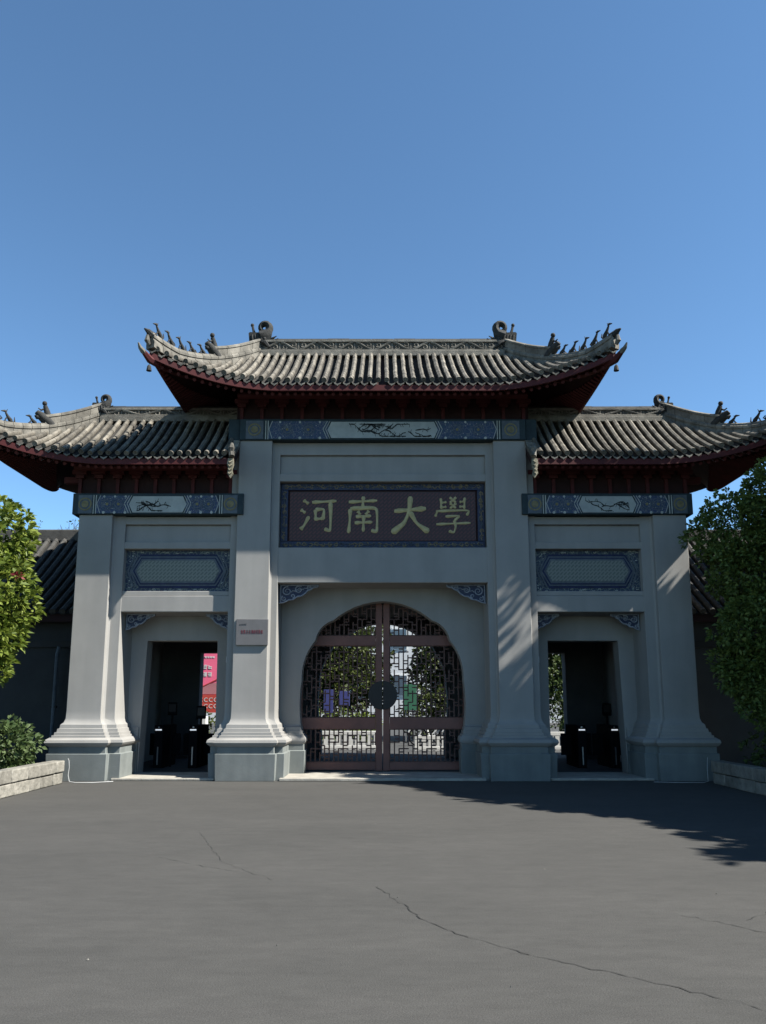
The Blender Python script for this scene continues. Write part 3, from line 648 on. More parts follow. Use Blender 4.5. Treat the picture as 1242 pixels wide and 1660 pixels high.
def build_roof(rf, signs, rows_sp, label, main=True, r=.052):
    root = empty('roof', (0 if len(signs) == 2 else signs[0] * (rf.xin + rf.xc) / 2, rf.Yr, rf.Ze), parent=GX); root['label'] = label
    for sg in signs:
        # tile rows of the front slope
        n = int((rf.xc - rf.xin - .06) / rows_sp)
        for i in range(n + 1):
            x = sg * (rf.xin + (rows_sp / 2 if rf.xin == 0 else .08) + i * rows_sp); t1 = rf.th(x)
            if t1 < .05 or abs(x) > rf.xc - .05: continue
            N = 9; pts = [rf.front(x, t1 * k / N) + Vector((0, 0, .085)) for k in range(N + 1)]
            jx = Vector((random.uniform(-.009, .009), 0, random.uniform(-.008, .008))); pts = [p + jx for p in pts]; pts[0] = pts[0] + Vector((random.uniform(-.007, .007), random.uniform(-.014, .01), 0))
            m = MB(); barrel(m, pts, r * random.uniform(.94, 1.06)); m.build('tile_row', M['tile'], root, smooth=50)
            # pan tiles between this row and the next outwards, ending in a drip tile
            x2 = x + sg * rows_sp; m = MB(); secs = []
            t2 = min(t1, rf.th(x + sg * rows_sp * .5))
            for k in range(N + 1):
                secs.append([rf.front(x + sg * rows_sp * u, t2 * k / N) + Vector((0, 0, dz)) for u, dz in ((.05, .02), (.3, -.015), (.5, -.028), (.7, -.015), (.95, .02))])
            m.loft(secs, closed=False); m.build('pan_tile_row', M['pan'], root, smooth=60)
            e = rf.front(x + sg * rows_sp * .5, 0); hw = rows_sp * .40
            m = MB().prism([(e.x - hw, e.z + .01), (e.x - hw * .8, e.z - .025), (e.x - hw * .3, e.z - .045), (e.x, e.z - .065), (e.x + hw * .3, e.z - .045), (e.x + hw * .8, e.z - .025), (e.x + hw, e.z + .01), (e.x, e.z - .022)], e.y - .03, e.y - .012)
            m.build('drip_tile', M['drip'], root, smooth=0)
        # side slope and back slope tiles, joined
        m = MB(); pm = MB()
        if main or True:
            W = 34
            for i in range(W):
                wv = -0.97 + 1.94 * i / (W - 1)
                pts = [rf.side(wv, q / 5) + Vector((0, 0, .05)) for q in range(6)]
                if (pts[-1] - pts[0]).length < .15: continue
                pts = [Vector((p.x * sg, p.y, p.z)) for p in pts]
                barrel(m, pts, r, Vector((0, 1, 0)), .4)
            tag(m.build('side_tile', M['tile'], root, smooth=50, recalc=False), kind='stuff')
        m = MB()
        for i in range(n + 1):
            x = sg * (rf.xin + rows_sp / 2 + i * rows_sp); t1 = rf.th(x)
            if t1 < .05: continue
            pts = [rf.front(x, t1 * k / 5) for k in range(6)]; pts = [Vector((p.x, 2 * rf.Yr - p.y, p.z + .045)) for p in pts]
            barrel(m, pts, r, None, .6)
        tag(m.build('back_tile', M['tile'], root, smooth=50, recalc=False), kind='stuff')
        # deck under the tiles (front, back, side)
        def grid(fn, nu, nv):
            mb = MB(); secs = [[fn(u / nu, v / nv) for v in range(nv + 1)] for u in range(nu + 1)]; return secs
        dk = MB(); nu = 26
        for off in (-.035, -.10):
            for back in (0, 1):
                secs = []
                for u in range(nu + 1):
                    x = sg * (rf.xin + (rf.xc - rf.xin) * u / nu); t1 = max(rf.th(x), .001); col = []
                    for v in range(7):
                        p = rf.front(x, t1 * v / 6) + Vector((0, .03 * (1 - v / 6), off)); col.append((p.x, 2 * rf.Yr - p.y if back else p.y, p.z))
                    secs.append(col)
                dk.loft(secs, closed=False)
            secs = []
            for u in range(25):
                wv = -1 + 2 * u / 24; secs.append([(sg * (p.x - .03 * (1 - q / 4)), p.y, p.z + off) for q in range(5) for p in [rf.side(wv, q / 4)]])
            dk.loft(secs, closed=False)
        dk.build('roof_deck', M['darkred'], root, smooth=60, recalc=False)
        # rafters
        ra = MB()
        nr = int((rf.xc - rf.xin) / .155)
        for i in range(nr):
            x = sg * (rf.xin + .08 + i * .155); t1 = min(rf.th(x), .36)
            if t1 < .03: continue
            P = [rf.front(x, .018 + (t1 - .018) * k / 3) + Vector((0, 0, -.145)) for k in range(4)]
            ra.tube(P, .036, 5, up=(1, 0, 0))
            P = [rf.front(x, .045 + (t1 - .045) * k / 3) + Vector((0, .03, -.235)) for k in range(4)]
            if t1 > .1: ra.tube(P, .04, 5, up=(1, 0, 0))
        for i in range(48):
            wv = -.985 + 1.97 * i / 47; P = [rf.side(wv, .02 + .40 * k / 3) for k in range(4)]
            ra.tube([(sg * p.x, p.y, p.z - .145) for p in P], .036, 5, up=(0, 1, 0))
        tag(ra.build('rafters', M['red'], root, smooth=50, recalc=False), kind='stuff')
        # fascia along the eaves
        fs = MB(); secs = []
        for i in range(31):
            x = sg * (rf.xin + (rf.xc - rf.xin) * i / 30); p = rf.front(x, 0)
            secs.append([(p.x, p.y + dy, p.z + dz) for dy, dz in ((-.005, -.035), (.05, -.035), (.05, -.155), (-.005, -.155))])
        fs.loft(secs); secs = []
        for i in range(31):
            p = rf.side(-1 + 2 * i / 30, 0); secs.append([(sg * (p.x + dx), p.y, p.z + dz) for dx, dz in ((.005, -.035), (-.05, -.035), (-.05, -.155), (.005, -.155))])
        fs.loft(secs); fs.build('fascia', M['red'], root, smooth=50)
        # corner beam under the hip with a beast-head end
        cbm = MB(); P = [rf.hip(q) + Vector((0, 0, -.2 - .12 * (1 - q))) for q in (.45, .6, .75, .9, 1.0)]
        d = (P[-1] - P[-2]); d.z = 0; d.normalize()
        tip = P[-1] + d * .20 + Vector((0, 0, .12))
        Q = [Vector((sg * p.x, p.y, p.z)) for p in P + [tip]]
        cbm.tube(Q, [.085, .09, .09, .085, .075, .045], 6, up=(0, 0, 1)); cbm.build('corner_beam', M['red'], root)
        hm = MB(); t = Q[-1]; dv = (Q[-1] - Q[-2]).normalized()
        hm.tube([t - dv * .10, t - dv * .02, t + dv * .06, t + dv * .12 + Vector((0, 0, .05))], [.045, .055, .04, .014], 7)
        hm.build('corner_beast_head', M['ridge'], root)
        bl = MB(); c = Q[-2] + Vector((0, 0, -.12)); bl.tube([c + Vector((0, 0, .05)), c], .006, 4); bl.tube([c, c + Vector((0, 0, -.03)), c + Vector((0, 0, -.12))], [.02, .04, .055], 8)
        bl.build('wind_bell', M['beast'], root)
        # ---- hip ridge: moulded courses in lengths, taller upper part ending at a beast
        S0 = .50
        def hipsec(q, lift, prof):
            p = rf.hip(q); a, b = rf.hip(max(0, q - .02)), rf.hip(min(1, q + .02)); d = (b - a); d.z = 0; d.normalize(); nn = Vector((-d.y, d.x, 0))
            return [Vector((sg * (p.x + nn.x * u), p.y + nn.y * u, p.z + .04 + lift + v)) for u, v in prof]
        lowp = [(-.11, -.1), (-.115, .0), (-.105, .045), (-.085, .05), (-.08, .10), (-.10, .105), (-.10, .155), (-.075, .18), (-.06, .22), (0, .25), (.06, .22), (.075, .18), (.10, .155), (.10, .105), (.08, .10), (.085, .05), (.105, .045), (.115, 0), (.11, -.1)]
        tallp = [(-.07, .20), (-.07, .34), (-.09, .35), (-.09, .39), (-.06, .41), (0, .43), (.06, .41), (.09, .39), (.09, .35), (.07, .34), (.07, .20)]
        ns = 15
        for k in range(ns):
            q0, q1 = k / ns, (k + 1) / ns - .003
            if k == ns - 1: q1 = 1.0
            MB().loft([hipsec(q0 + (q1 - q0) * j / 3, (.0 if q0 < .8 else .1 * ((q0 + (q1 - q0) * j / 3) - .8) / .2), lowp) for j in range(4)]).build('hip_ridge_tile', M['ridge'], root, smooth=30)
        nt_ = 4
        for k in range(nt_):
            q0, q1 = S0 * k / nt_, S0 * (k + 1) / nt_ - .003
            MB().loft([hipsec(q0 + (q1 - q0) * j / 3, 0, tallp) for j in range(4)]).build('hip_ridge_tile', M['ridge'], root, smooth=30)
        # upturned end of the hip ridge
        e0 = hipsec(1, .1, [(0, .18)])[0]; dd = rf.hip(1) - rf.hip(.9); dd = Vector((dd.x * sg, dd.y, 0)).normalized()
        MB().tube([e0 - dd * .1, e0 + dd * .02 + Vector((0, 0, .01)), e0 + dd * .08 + Vector((0, 0, .05)), e0 + dd * .17 + Vector((0, 0, .06))], [.08, .075, .05, .015], 7).build('hip_ridge_end', M['beast'], root)
        MB().tube([e0 + dd * .03 + Vector((0, 0, -.22)), e0 + dd * .09 + Vector((0, 0, -.15)), e0 + dd * .08 + Vector((0, 0, -.04))], [.035, .055, .03], 7).build('hip_ridge_end', M['ridge'], root)
        # ---- beasts along the hip
        def beast_pts(q, lift): p = hipsec(q, lift, [(0, 0)])[0]; a = rf.hip(min(1, q + .03)) - rf.hip(max(0, q - .03)); return p, Vector((a.x * sg, a.y, 0)).normalized(), math.atan2(a.z, Vector((a.x, a.y)).length)
        rr = random.Random(int(rf.Ze * 10) + sg)
        for k, q in enumerate((.585, .675, .765, .855, .945)):
            p, d, sl = beast_pts(q, .22 + (.1 * (q - .8) / .2 if q > .8 else 0)); z = Vector((0, 0, 1)); h = (.20, .24, .26, .28, .30)[k] * (1 if main else .92) * rr.uniform(.94, 1.06)
            if not main and k in (1,): continue
            m = MB(); c = p
            m.tube([c - d * .08, c + d * .08], [.04, .04], 6, flat=.7, up=(0, 0, 1))
            m.tube([c - d * .09 + z * .01, c - d * .05 + z * h * .28, c + d * .01 + z * h * .55, c + d * .055 + z * h * .82], [.030, .046, .030, .019], 7)     # body and long neck leaning outwards
            m.tube([c + d * .02 + z * h * .45, c + d * .05 + z * h * .22, c + d * .055], [.017, .014, .016], 5)                                        # fore legs
            m.tube([c + d * .04 + z * h * .85, c + d * .075 + z * h * .93, c + d * .15 + z * h * (.86 + .05 * (k % 2))], [.022, .027, .008], 6)             # head and snout
            m.tube([c + d * .05 + z * h * .9, c + d * .02 + z * h * (1.0 + .07 * (k % 3))], [.015, .005], 5)                                          # crest
            m.tube([c - d * .09 + z * h * .08, c - d * .14 + z * h * .25, c - d * (.13 - .03 * (k % 2)) + z * h * (.42 + .1 * (k % 3))], [.018, .018, .007], 5)   # tail
            m.build('roof_beast', M['beast'], root, smooth=60)
        p, d, sl = beast_pts(S0 - .01, .22); z = Vector((0, 0, 1)); m = MB()
        m.tube([p - d * .16, p - d * .02 + z * .09, p + d * .10 + z * .16, p + d * .19 + z * .22], [.10, .11, .09, .05], 8)
        m.tube([p + d * .08 + z * .13, p + d * .18 + z * .10, p + d * .22 + z * .13], [.06, .05, .02], 6)
        m.tube([p - d * .06 + z * .14, p - d * .03 + z * .28, p + d * .02 + z * .40], [.08, .065, .045], 7); m.ball(p + d * .03 + z * .45, .055)
        m.tube([p + d * .02 + z * .33, p + d * .10 + z * .28, p + d * .16 + z * .31], [.025, .02, .012], 5)
        m.tube([p - d * .02 + z * .20, p - d * .16 + z * .24, p - d * .20 + z * .14], [.04, .035, .015], 6)
        m.build('hip_beast', M['beast'], root, smooth=60)
        # ---- ridge-end dragon
        s = 1.0 if main else .72; rz = rf.Zr + (.31 if main else .23); m = MB(); bx = sg * rf.xr; K = lambda u, v, dy=0: (bx - sg * u * s, rf.Yr + dy, rz + v * s)
        m.prism([K(u, v)[::2] for u, v in ((-.27, -.10), (-.30, .20), (-.27, .23), (-.05, .22), (.10, .26), (.16, .12), (.24, .02), (.30, -.06), (.27, -.20), (.16, -.30), (.02, -.30), (-.10, -.22))], rf.Yr - .12, rf.Yr + .12)
        P = []
        for i in range(19):
            a = R(205) - R(400) * i / 18; rad = .165 * (1 - .70 * max(0, (i - 5)) / 13); P.append(K(.06 + rad * math.cos(a) * -1 * 1.0, .39 + rad * math.sin(a)))
        P = [K(-.02, .15), K(.13, .22)] + [K(.055 + (.125 * (1 - .045 * max(0, i - 4))) * math.cos(R(-35 + 24 * i)), .38 + (.125 * (1 - .045 * max(0, i - 4))) * math.sin(R(-35 + 24 * i))) for i in range(19)]
        m.tube(P, [.15 * s, .13 * s] + [s * (.088 - .0034 * i) for i in range(19)], 8, flat=1.3)
        m.tube([K(-.17, .20), K(-.21, .34), K(-.23, .44)], [.045 * s, .03 * s, .03 * s], 6); m.ball(K(-.235, .46), .045 * s)
        for u, v in ((.30, .02), (.34, -.08), (.26, .08)): m.tube([K(u - .1, v - .04, -.06), K(u, v, -.10), K(u + .10, v + .06, -.10)], [.04 * s, .03 * s, .008], 5)
        m.tube([K(.0, .0, -.12), K(.1, -.05, -.15), K(.2, -.16, -.13)], [.05 * s, .06 * s, .03 * s], 6); m.ball(K(.08, .06, -.12), .04 * s)
        for q in range(4): m.tube([K(-.22 + q * .07, .16, -.12), K(-.2 + q * .07, .02, -.135), K(-.2 + q * .07, -.14, -.12)], [.02, .03, .015], 5)
        m.build('ridge_dragon', M['beast'], root, smooth=50)
    # ---- main ridge
    x0, x1 = (-rf.xr, rf.xr) if len(signs) == 2 else sorted((signs[0] * rf.xin, signs[0] * rf.xr))
    H = .31 if main else .235
    for nm, hw, a, b, mk in (('ridge_base', .19, -.08, .05, 'ridge'), ('ridge_base', .15, .053, .10, 'ridge'), ('ridge_core', .10, .10, H - .03, 'ridge'), ('ridge_band', .14, H - .03, H + .03, 'ridge')):
        MB().box(x0, x1, rf.Yr - hw, rf.Yr + hw, rf.Zr + a, rf.Zr + b).build(nm, M[mk], root, bevel=.012)
    L = x1 - x0; n = round(L / .44); pw = L / n
    for i in range(n):
        xa = x0 + i * pw; m = MB(); zc = rf.Zr + (.10 + H - .03) / 2; hz = (H - .14) / 2
        m.box(xa + .008, xa + pw - .008, rf.Yr - .112, rf.Yr - .101, rf.Zr + .105, rf.Zr + H - .035)
        m.build('ridge_panel', M['relief'], root, smooth=0); m = MB()
        fl = 1 if i % 2 else -1; y = rf.Yr - .118
        P = [(xa + pw * (.08 + .84 * k / 10), y, zc + fl * hz * .95 * math.cos(math.pi * k / 10)) for k in range(11)]
        m.tube(P, .026, 5)
        for sx in (-1, 1):
            cc = xa + pw * (.5 + sx * .24); Q = spiral(0, 0, .015, .085, 1.0 * sx, sx * 1.2, 12)
            m.tube([(cc + q[0] * .9, y, zc + fl * sx * hz * .35 + q[2] * .75) for q in Q], [.008 + .010 * k / 12 for k in range(13)], 4)
        m.box(xa - .012, xa + .012, y, rf.Yr - .103, rf.Zr + .105, rf.Zr + H - .04)
        m.build('ridge_scroll', M['ridge'], root, smooth=45)
    m_ = M['beast']; n = round(L / .5)
    for i in range(n):
        xa = x0 + L * i / n + .004; xb = x0 + L * (i + 1) / n - .004; zz = rf.Zr + H + .03 + random.uniform(-.004, .006)
        MB().loft([[(x, rf.Yr + .11 * math.cos(R(a)), zz + .075 * math.sin(R(a))) for a in (-10, 20, 55, 90, 125, 160, 190)] for x in (xa, xb)]).build('ridge_cap', M['beast'], root, smooth=45)
    return root

UP = Roof(0, 2.85, 4.62, 2.15, 14.75, 7.90, 17.0, 9.56, .42, .52, 4.48)
up_root = build_roof(UP, (-1, 1), .183, 'upper roof over the central bay')
LO = Roof(3.14, 6.38, 8.2, 5.6, 15.03, 6.44, 16.7, 7.84, .38, .52, 8.06)
for sg in (-1, 1):
    rt = build_roof(LO, (sg,), .181, 'lower roof over the left side bay' if sg < 0 else 'lower roof over the right side bay', main=False)
    # verge against the tower: barge board, stub tiles and carved pendant
    ys = [(LO.front(sg * 3.14, t)) for t in [k / 12 for k in range(13)]]
    xv = sg * 3.07
    MB().loft([[(xv + sg * .05, p.y - .02, p.z + .04), (xv - sg * .03, p.y - .02, p.z + .04), (xv - sg * .03, p.y - .02, p.z - .22), (xv + sg * .05, p.y - .02, p.z - .22)] for p in ys]).build('barge_board', M['darkred'], rt)
    for k in range(1, 16):
        p = LO.front(sg * 3.14, k / 16); m = MB()
        m.tube([(xv + sg * .10, p.y, p.z + .06), (xv - sg * .05, p.y, p.z + .05), (xv - sg * .052, p.y, p.z + .05)], [.055, .06, .04], 9); m.build('verge_tile', M['drip'], rt)
    e = LO.front(sg * 3.14, 0); m = MB()
    m.tube([(xv, e.y - .02, e.z + .28), (xv, e.y - .06, e.z + .16), (xv, e.y - .05, e.z + .06)], [.03, .07, .04], 7); m.tube([(xv, e.y - .05, e.z + .08), (xv - sg * .02, e.y - .09, e.z - .02)], [.05, .06], 8)
    m.build('verge_end', M['drip'], rt)
    m = MB(); m.prism([(xv + sg * u, e.z + v) for u, v in ((-.05, -.05), (.06, -.05), (.08, -.16), (.05, -.26), (.07, -.36), (.0, -.46), (-.05, -.38), (-.03, -.28), (-.06, -.18))], e.y - .06, e.y - .02)
    for q in range(4): m.tube([(xv - sg * .03, e.y - .07, e.z - .1 - q * .08), (xv + sg * .02, e.y - .08, e.z - .14 - q * .08), (xv + sg * .05, e.y - .07, e.z - .1 - q * .08)], [.012, .02, .012], 5)
    m.build('verge_pendant', M['verge'], rt)

# ---- friezes with struts and bracket blocks under the eaves
def frieze(x0, x1, z0, z1, y, nst):
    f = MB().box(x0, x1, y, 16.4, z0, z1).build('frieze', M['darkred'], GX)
    for i in range(nst + 1):
        x = x0 + .06 + (x1 - x0 - .12) * i / nst
        MB().box(x - .035, x + .035, y - .05, y - .002, z0, z1 - .02).box(x - .09, x + .09, y - .09, y - .002, z1 - .2, z1 - .12).box(x - .15, x + .15, y - .13, y - .002, z1 - .117, z1 - .03).build('eave_bracket', M['red'], f)
    MB().tube([(x0, y - .22, z1 + .0), (x1, y - .22, z1 + .0)], .075, 8, up=(0, 0, 1)).build('eave_purlin', M['red'], f)
frieze(-3.1, 3.1, 7.463, 8.0, 15.85, 14)
frieze(-6.5, -3.18, 5.833, 6.42, 15.88, 8); frieze(3.18, 6.5, 5.833, 6.42, 15.88, 8)
# side faces of the tower and of the end bays
for sg in (1, -1):
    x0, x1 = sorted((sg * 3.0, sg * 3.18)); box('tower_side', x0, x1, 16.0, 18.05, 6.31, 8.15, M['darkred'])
    x0, x1 = sorted((sg * 6.1, sg * 6.45)); box('tower_side', x0, x1, 16.0, 17.9, 5.84, 6.62, M['darkred'])
    x0, x1 = sorted((sg * 6.3, sg * 6.9)); 
    for yy in (16.1, 16.9, 17.6): box('side_bracket', x0, x1, yy, yy + .15, 6.2, 6.34, M['red'])

# ------------------------------------------------------------------ small things on and by the gate
PL = empty('wall_plaque', (-2.645, 15.62, 2.66), 'grey rectangular plaque with small red lettering on the pillar left of the gate', 'plaque')
MB().box(-2.98, -2.33, 15.60, 15.648, 2.66, 3.19).build('plate', M['plaque'], PL, bevel=.006)
def text_mesh(name, s, size, x, y, z, m, parent, rot=(R(90), 0, 0), align='CENTER', ext=.003):
    cu = bpy.data.curves.new(name, 'FONT'); cu.body = s; cu.size = size; cu.align_x = align; cu.align_y = 'CENTER'; cu.extrude = ext
    o = bpy.data.objects.new(name, cu); COL.objects.link(o); dg = bpy.context.evaluated_depsgraph_get()
    me = bpy.data.meshes.new_from_object(o.evaluated_get(dg)); bpy.data.objects.remove(o)
    me.name = name; me.materials.clear(); me.materials.append(m)
    q = bpy.data.objects.new(name, me); COL.objects.link(q); q.rotation_euler = rot; place(q, (x, y, z), parent); return q
def glyph(mb, x, y, z, w, h, rr, t):             # one illegible character: a few crossing strokes
    for k in range(rr.choice((2, 3, 3))): zz = z + h * (k + .5) / 3; mb.box(x + w * rr.uniform(0, .15), x + w * rr.uniform(.85, 1), y, y + .003, zz - t / 2, zz + t / 2)
    for k in range(rr.choice((1, 2, 2))): xx = x + w * rr.choice((.15, .5, .82)); mb.box(xx - t / 2, xx + t / 2, y + .0005, y + .0035, z + h * rr.uniform(0, .15), z + h * rr.uniform(.8, 1))
def lettering(name, x0, n, pitch, y, z, w, h, m, parent, seed, t):
    rr = random.Random(seed)
    for i in range(n):
        mb = MB(); glyph(mb, x0 + i * pitch, y, z, w, h, rr, t); mb.build(name, m, parent, smooth=0)
lettering('letter', -2.87, 9, .050, 15.594, 2.89, .040, .085, M['redletter'], PL, 3, .008)
lettering('small_letter', -2.91, 5, .03, 15.5945, 3.07, .022, .03, M['plaqueink'], PL, 4, .004)
for sg, lb in ((-1, 'tiny pale switch box on the grey wall right of the left doorway'), (1, 'tiny pale switch box on the grey wall left of the right doorway')):
    t = empty('switch_box', (sg * 3.33, Yw - .02, 2.36), lb, 'switch')
    MB().box(sg * 3.33 - .03, sg * 3.33 + .03, Yw - .03, Yw - .002, 2.36, 2.49).build('case', M['white'], t, bevel=.004)
    MB().box(sg * 3.33 - .012, sg * 3.33 + .012, Yw - .037, Yw - .031, 2.40, 2.44).build('button', M['darkmetal'], t)
c = [(-6.0, 15.05, .46), (-5.985, 15.06, .42), (-5.98, 15.08, .3), (-6.0, 15.10, .15), (-5.97, 15.1, .03), (-5.85, 15.08, .012), (-5.5, 15.09, .012), (-5.2, 15.3, .012)]
tag(MB().tube(c, .007, 6).build('white_cable', M['cable']), 'thin white cable running down and along the foot of the leftmost pillar', 'cable')
c = [(6.22, 15.1, .48), (6.2, 15.1, .3), (6.2, 15.1, .03), (6.1, 15.08, .012), (5.6, 15.09, .012), (5.2, 15.2, .012)]
tag(MB().tube(c, .005, 6).build('white_cable', M['cable']), 'thin pale cable along the foot of the rightmost pillar in shade', 'cable')

# turnstiles
def turnstile(x, label):
    T = empty('turnstile', (x, 18.0, .045), label, 'turnstile', 'turnstiles in the side passages')
    MB().prism([(17.95, .045), (17.92, .85), (17.98, 1.0), (19.1, 1.0), (19.12, .045)], x - .10, x + .10, 'x').build('cabinet', M['black'], T, bevel=.012)
    MB().box(x - .07, x + .07, 17.905, 17.935, .885, .915).build('display', M['lamp'], T)
    MB().box(x - .012, x + .012, 17.90, 17.93, .12, .52).build('trim_strip', M['steel'], T)
    MB().disc(x, .96, 17.93, 17.955, .02, 8).build('status_light', M['steel'], T)
    for s in (1, -1): MB().box(*sorted((x + s * .103, x + s * .36)), 18.5, 18.53, .3, .80).build('flap', M['black'], T, bevel=.02)
    return T
for x, lb in ((-5.12, 'black turnstile cabinet, left one in the left doorway'), (-4.33, 'black turnstile cabinet, right one in the left doorway'), (4.55, 'black turnstile cabinet, left one in the right doorway'), (5.30, 'black turnstile cabinet, right one in the right doorway')): turnstile(x, lb)
def scanner(x, y, h, label):
    T = empty('face_scanner', (x, y, .045), label, 'scanner', 'face scanners on posts')
    MB().tube([(x, y, .045), (x, y, h - .25)], .025, 8, up=(1, 0, 0)).build('post', M['black'], T)
    MB().box(x - .11, x + .11, y - .03, y + .02, h - .28, h + .02).build('head', M['black'], T, bevel=.02)
    MB().box(x - .085, x + .085, y - .036, y - .031, h - .2, h - .02).build('screen', M['darkmetal'], T)
scanner(-4.95, 18.4, 1.5, 'black face scanner on a post behind the left turnstile of the left doorway')
scanner(-4.22, 18.2, 1.42, 'black face scanner on a post by the right turnstile of the left doorway')
scanner(5.45, 19.0, 1.48, 'black face scanner on a post in the right doorway')

# ------------------------------------------------------------------ planters
def planter(sg, label):
    xw = sg * 6.07 if sg < 0 else 6.27
    T = empty('planter_wall', (xw, 11, 0), label, 'planter')
    rr = random.Random(4 + sg)
    for row, (z0, z1, out) in enumerate(((.0, .205, .0), (.215, .43, .02))):
        y = 15.02; 
        while y > 3.5:
            L = rr.uniform(.36, .62); y0 = max(3.4, y - L)
            xa, xb = sorted((xw - sg * (.0 + out + rr.uniform(0, .015)), xw + sg * .22))
            MB().box(xa, xb, y0 + .006, y - .006, z0 + (.002 if row else 0), z1 + rr.uniform(-.006, .006)).build('stone_block', M['block'], T, bevel=rr.uniform(.012, .022)); y = y0
    x0, x1 = sorted((xw + sg * .22, sg * 22)); MB().box(x0, x1, 3.4, 15.1, .0, .34).build('soil_bed', M['soil'], T)
planter(-1, 'low planter wall of rough stone blocks left of the forecourt'); planter(1, 'shaded low planter wall of stone blocks right of the forecourt')

# ------------------------------------------------------------------ wing halls
for sg in (-1, 1):
    W = empty('wing_hall', (sg * 9.5, 18, 0), 'dark side hall with sloping tiled roof behind the ' + ('left' if sg < 0 else 'right') + ' end of the gatehouse', 'hall')
    x0, x1 = sorted((sg * 6.42, sg * 15)); MB().box(x0, x1, 17.5, 23, 0, 3.6).build('wall', M['wingwall_shaded'], W)
    MB().box(x0, x1, 17.44, 17.5, 2.75, 2.9).build('wall_band', M['darkmetal'], W)
    rt = empty('roof', (sg * 10, 20, 3.5), parent=W)
    fn = lambda x, t: Vector((x, 17.1 + 3.1 * t, 3.5 + 2.35 * (.8 * t + .2 * t * t)))
    MB().loft([[fn(x, k / 6) + Vector((0, 0, -.02)) for k in range(7)] for x in (x0, x1)], closed=False).build('roof_deck', M['pan'], rt)
    MB().box(x0, x1, 17.15, 17.2, 3.3, 3.46).build('fascia', M['darkred'], rt)
    proto = None
    for i in range(30):
        x = sg * (6.5 + i * .22)
        if proto is None:
            m = MB(); barrel(m, [fn(x, k / 6) + Vector((0, 0, .03)) for k in range(7)], .07); proto = m.build('tile_row', M['wingtile_shaded'], rt, smooth=50)
        else: copy_obj(proto, dx=sg * i * .22)
    MB().box(x0, x1, 20.05, 20.35, 5.75, 6.08).build('ridge', M['wingtile_shaded'], rt, bevel=.03)
dp = empty('downpipe', (-7.05, 17.3, 0), 'thin grey downpipe on the dark wall behind the left shrub', 'pipe')
MB().tube([(-7.32, 17.35, .05), (-7.32, 17.35, 2.6), (-7.30, 17.38, 2.75)], .04, 8, up=(1, 0, 0)).build('pipe', M['bluegrey'], dp)
MB().box(-7.38, -7.26, 17.32, 17.4, 1.4, 1.44).build('clip', M['darkmetal'], dp)

# ------------------------------------------------------------------ vegetation
def leaves(clumps, per, ll, lw, spread, seed, droop=.2, up_bias=.35):
    rs = np.random.RandomState(seed); V = []; Fc = []
    C = np.array(clumps); n = len(C) * per
    ctr = np.repeat(C[:, :3], per, 0); out = np.repeat(C[:, 3:6], per, 0)
    d = rs.normal(size=(n, 3)) * .75 + out * .9; d[:, 2] += up_bias; d /= np.linalg.norm(d, axis=1)[:, None]
    base = ctr + d * (rs.uniform(0, 1, (n, 1)) * spread)
    s = np.cross(d, rs.normal(size=(n, 3))); s /= np.linalg.norm(s, axis=1)[:, None]; nn = np.cross(s, d)
    L = ll * rs.uniform(.7, 1.25, (n, 1)); Wd = lw * rs.uniform(.75, 1.2, (n, 1))
    tip = base + d * L; tip[:, 2] -= (droop * L[:, 0]); mid = base + d * L * .5
    a = mid + s * Wd + nn * Wd * .35; b = mid - s * Wd + nn * Wd * .35
    V = np.stack([base, a, tip, b], 1).reshape(-1, 3)
    q = np.arange(n) * 4; Fc = np.stack([np.stack([q, q + 1, q + 2], 1), np.stack([q, q + 2, q + 3], 1)], 1).reshape(-1, 3)
    return V, Fc
def np_obj(name, V, Fc, m, parent, loc):
    me = bpy.data.meshes.new(name); V = V - np.array(loc)
    me.vertices.add(len(V)); me.vertices.foreach_set('co', V.astype(np.float32).ravel())
    me.loops.add(Fc.size); me.loops.foreach_set('vertex_index', Fc.astype(np.int32).ravel())
    me.polygons.add(len(Fc)); me.polygons.foreach_set('loop_start', np.arange(len(Fc), dtype=np.int32) * 3)
    me.update(calc_edges=True); me.validate(); me.materials.append(m)
    o = bpy.data.objects.new(name, me); COL.objects.link(o); place(o, loc, parent); return o
def clumps_in(ells, n, seed, inner=.25, filt=None, lobes=9):
    rs = np.random.RandomState(seed); out = []
    vol = np.array([e[3] * e[4] + e[4] * e[5] + e[3] * e[5] for e in ells]); vol = vol / vol.sum()
    bumps = rs.normal(size=(len(ells), lobes, 3)); bumps /= np.linalg.norm(bumps, axis=2)[:, :, None]
    tries = 0
    while len(out) < n and tries < n * 14:
        tries += 1
        k = rs.choice(len(ells), p=vol); e = ells[k]; d = rs.normal(size=3); d /= np.linalg.norm(d)
        bp = max(0, (bumps[k] @ d).max()); rad = (.78 + .24 * bp ** 6) * (1 - (inner * rs.rand() ** 1.6 if rs.rand() < .7 else rs.rand() * .6))
        p = np.array(e[:3]) + d * np.array(e[3:6]) * rad
        if filt is not None and not filt(p): continue
        out.append((*p, *d))
    return out
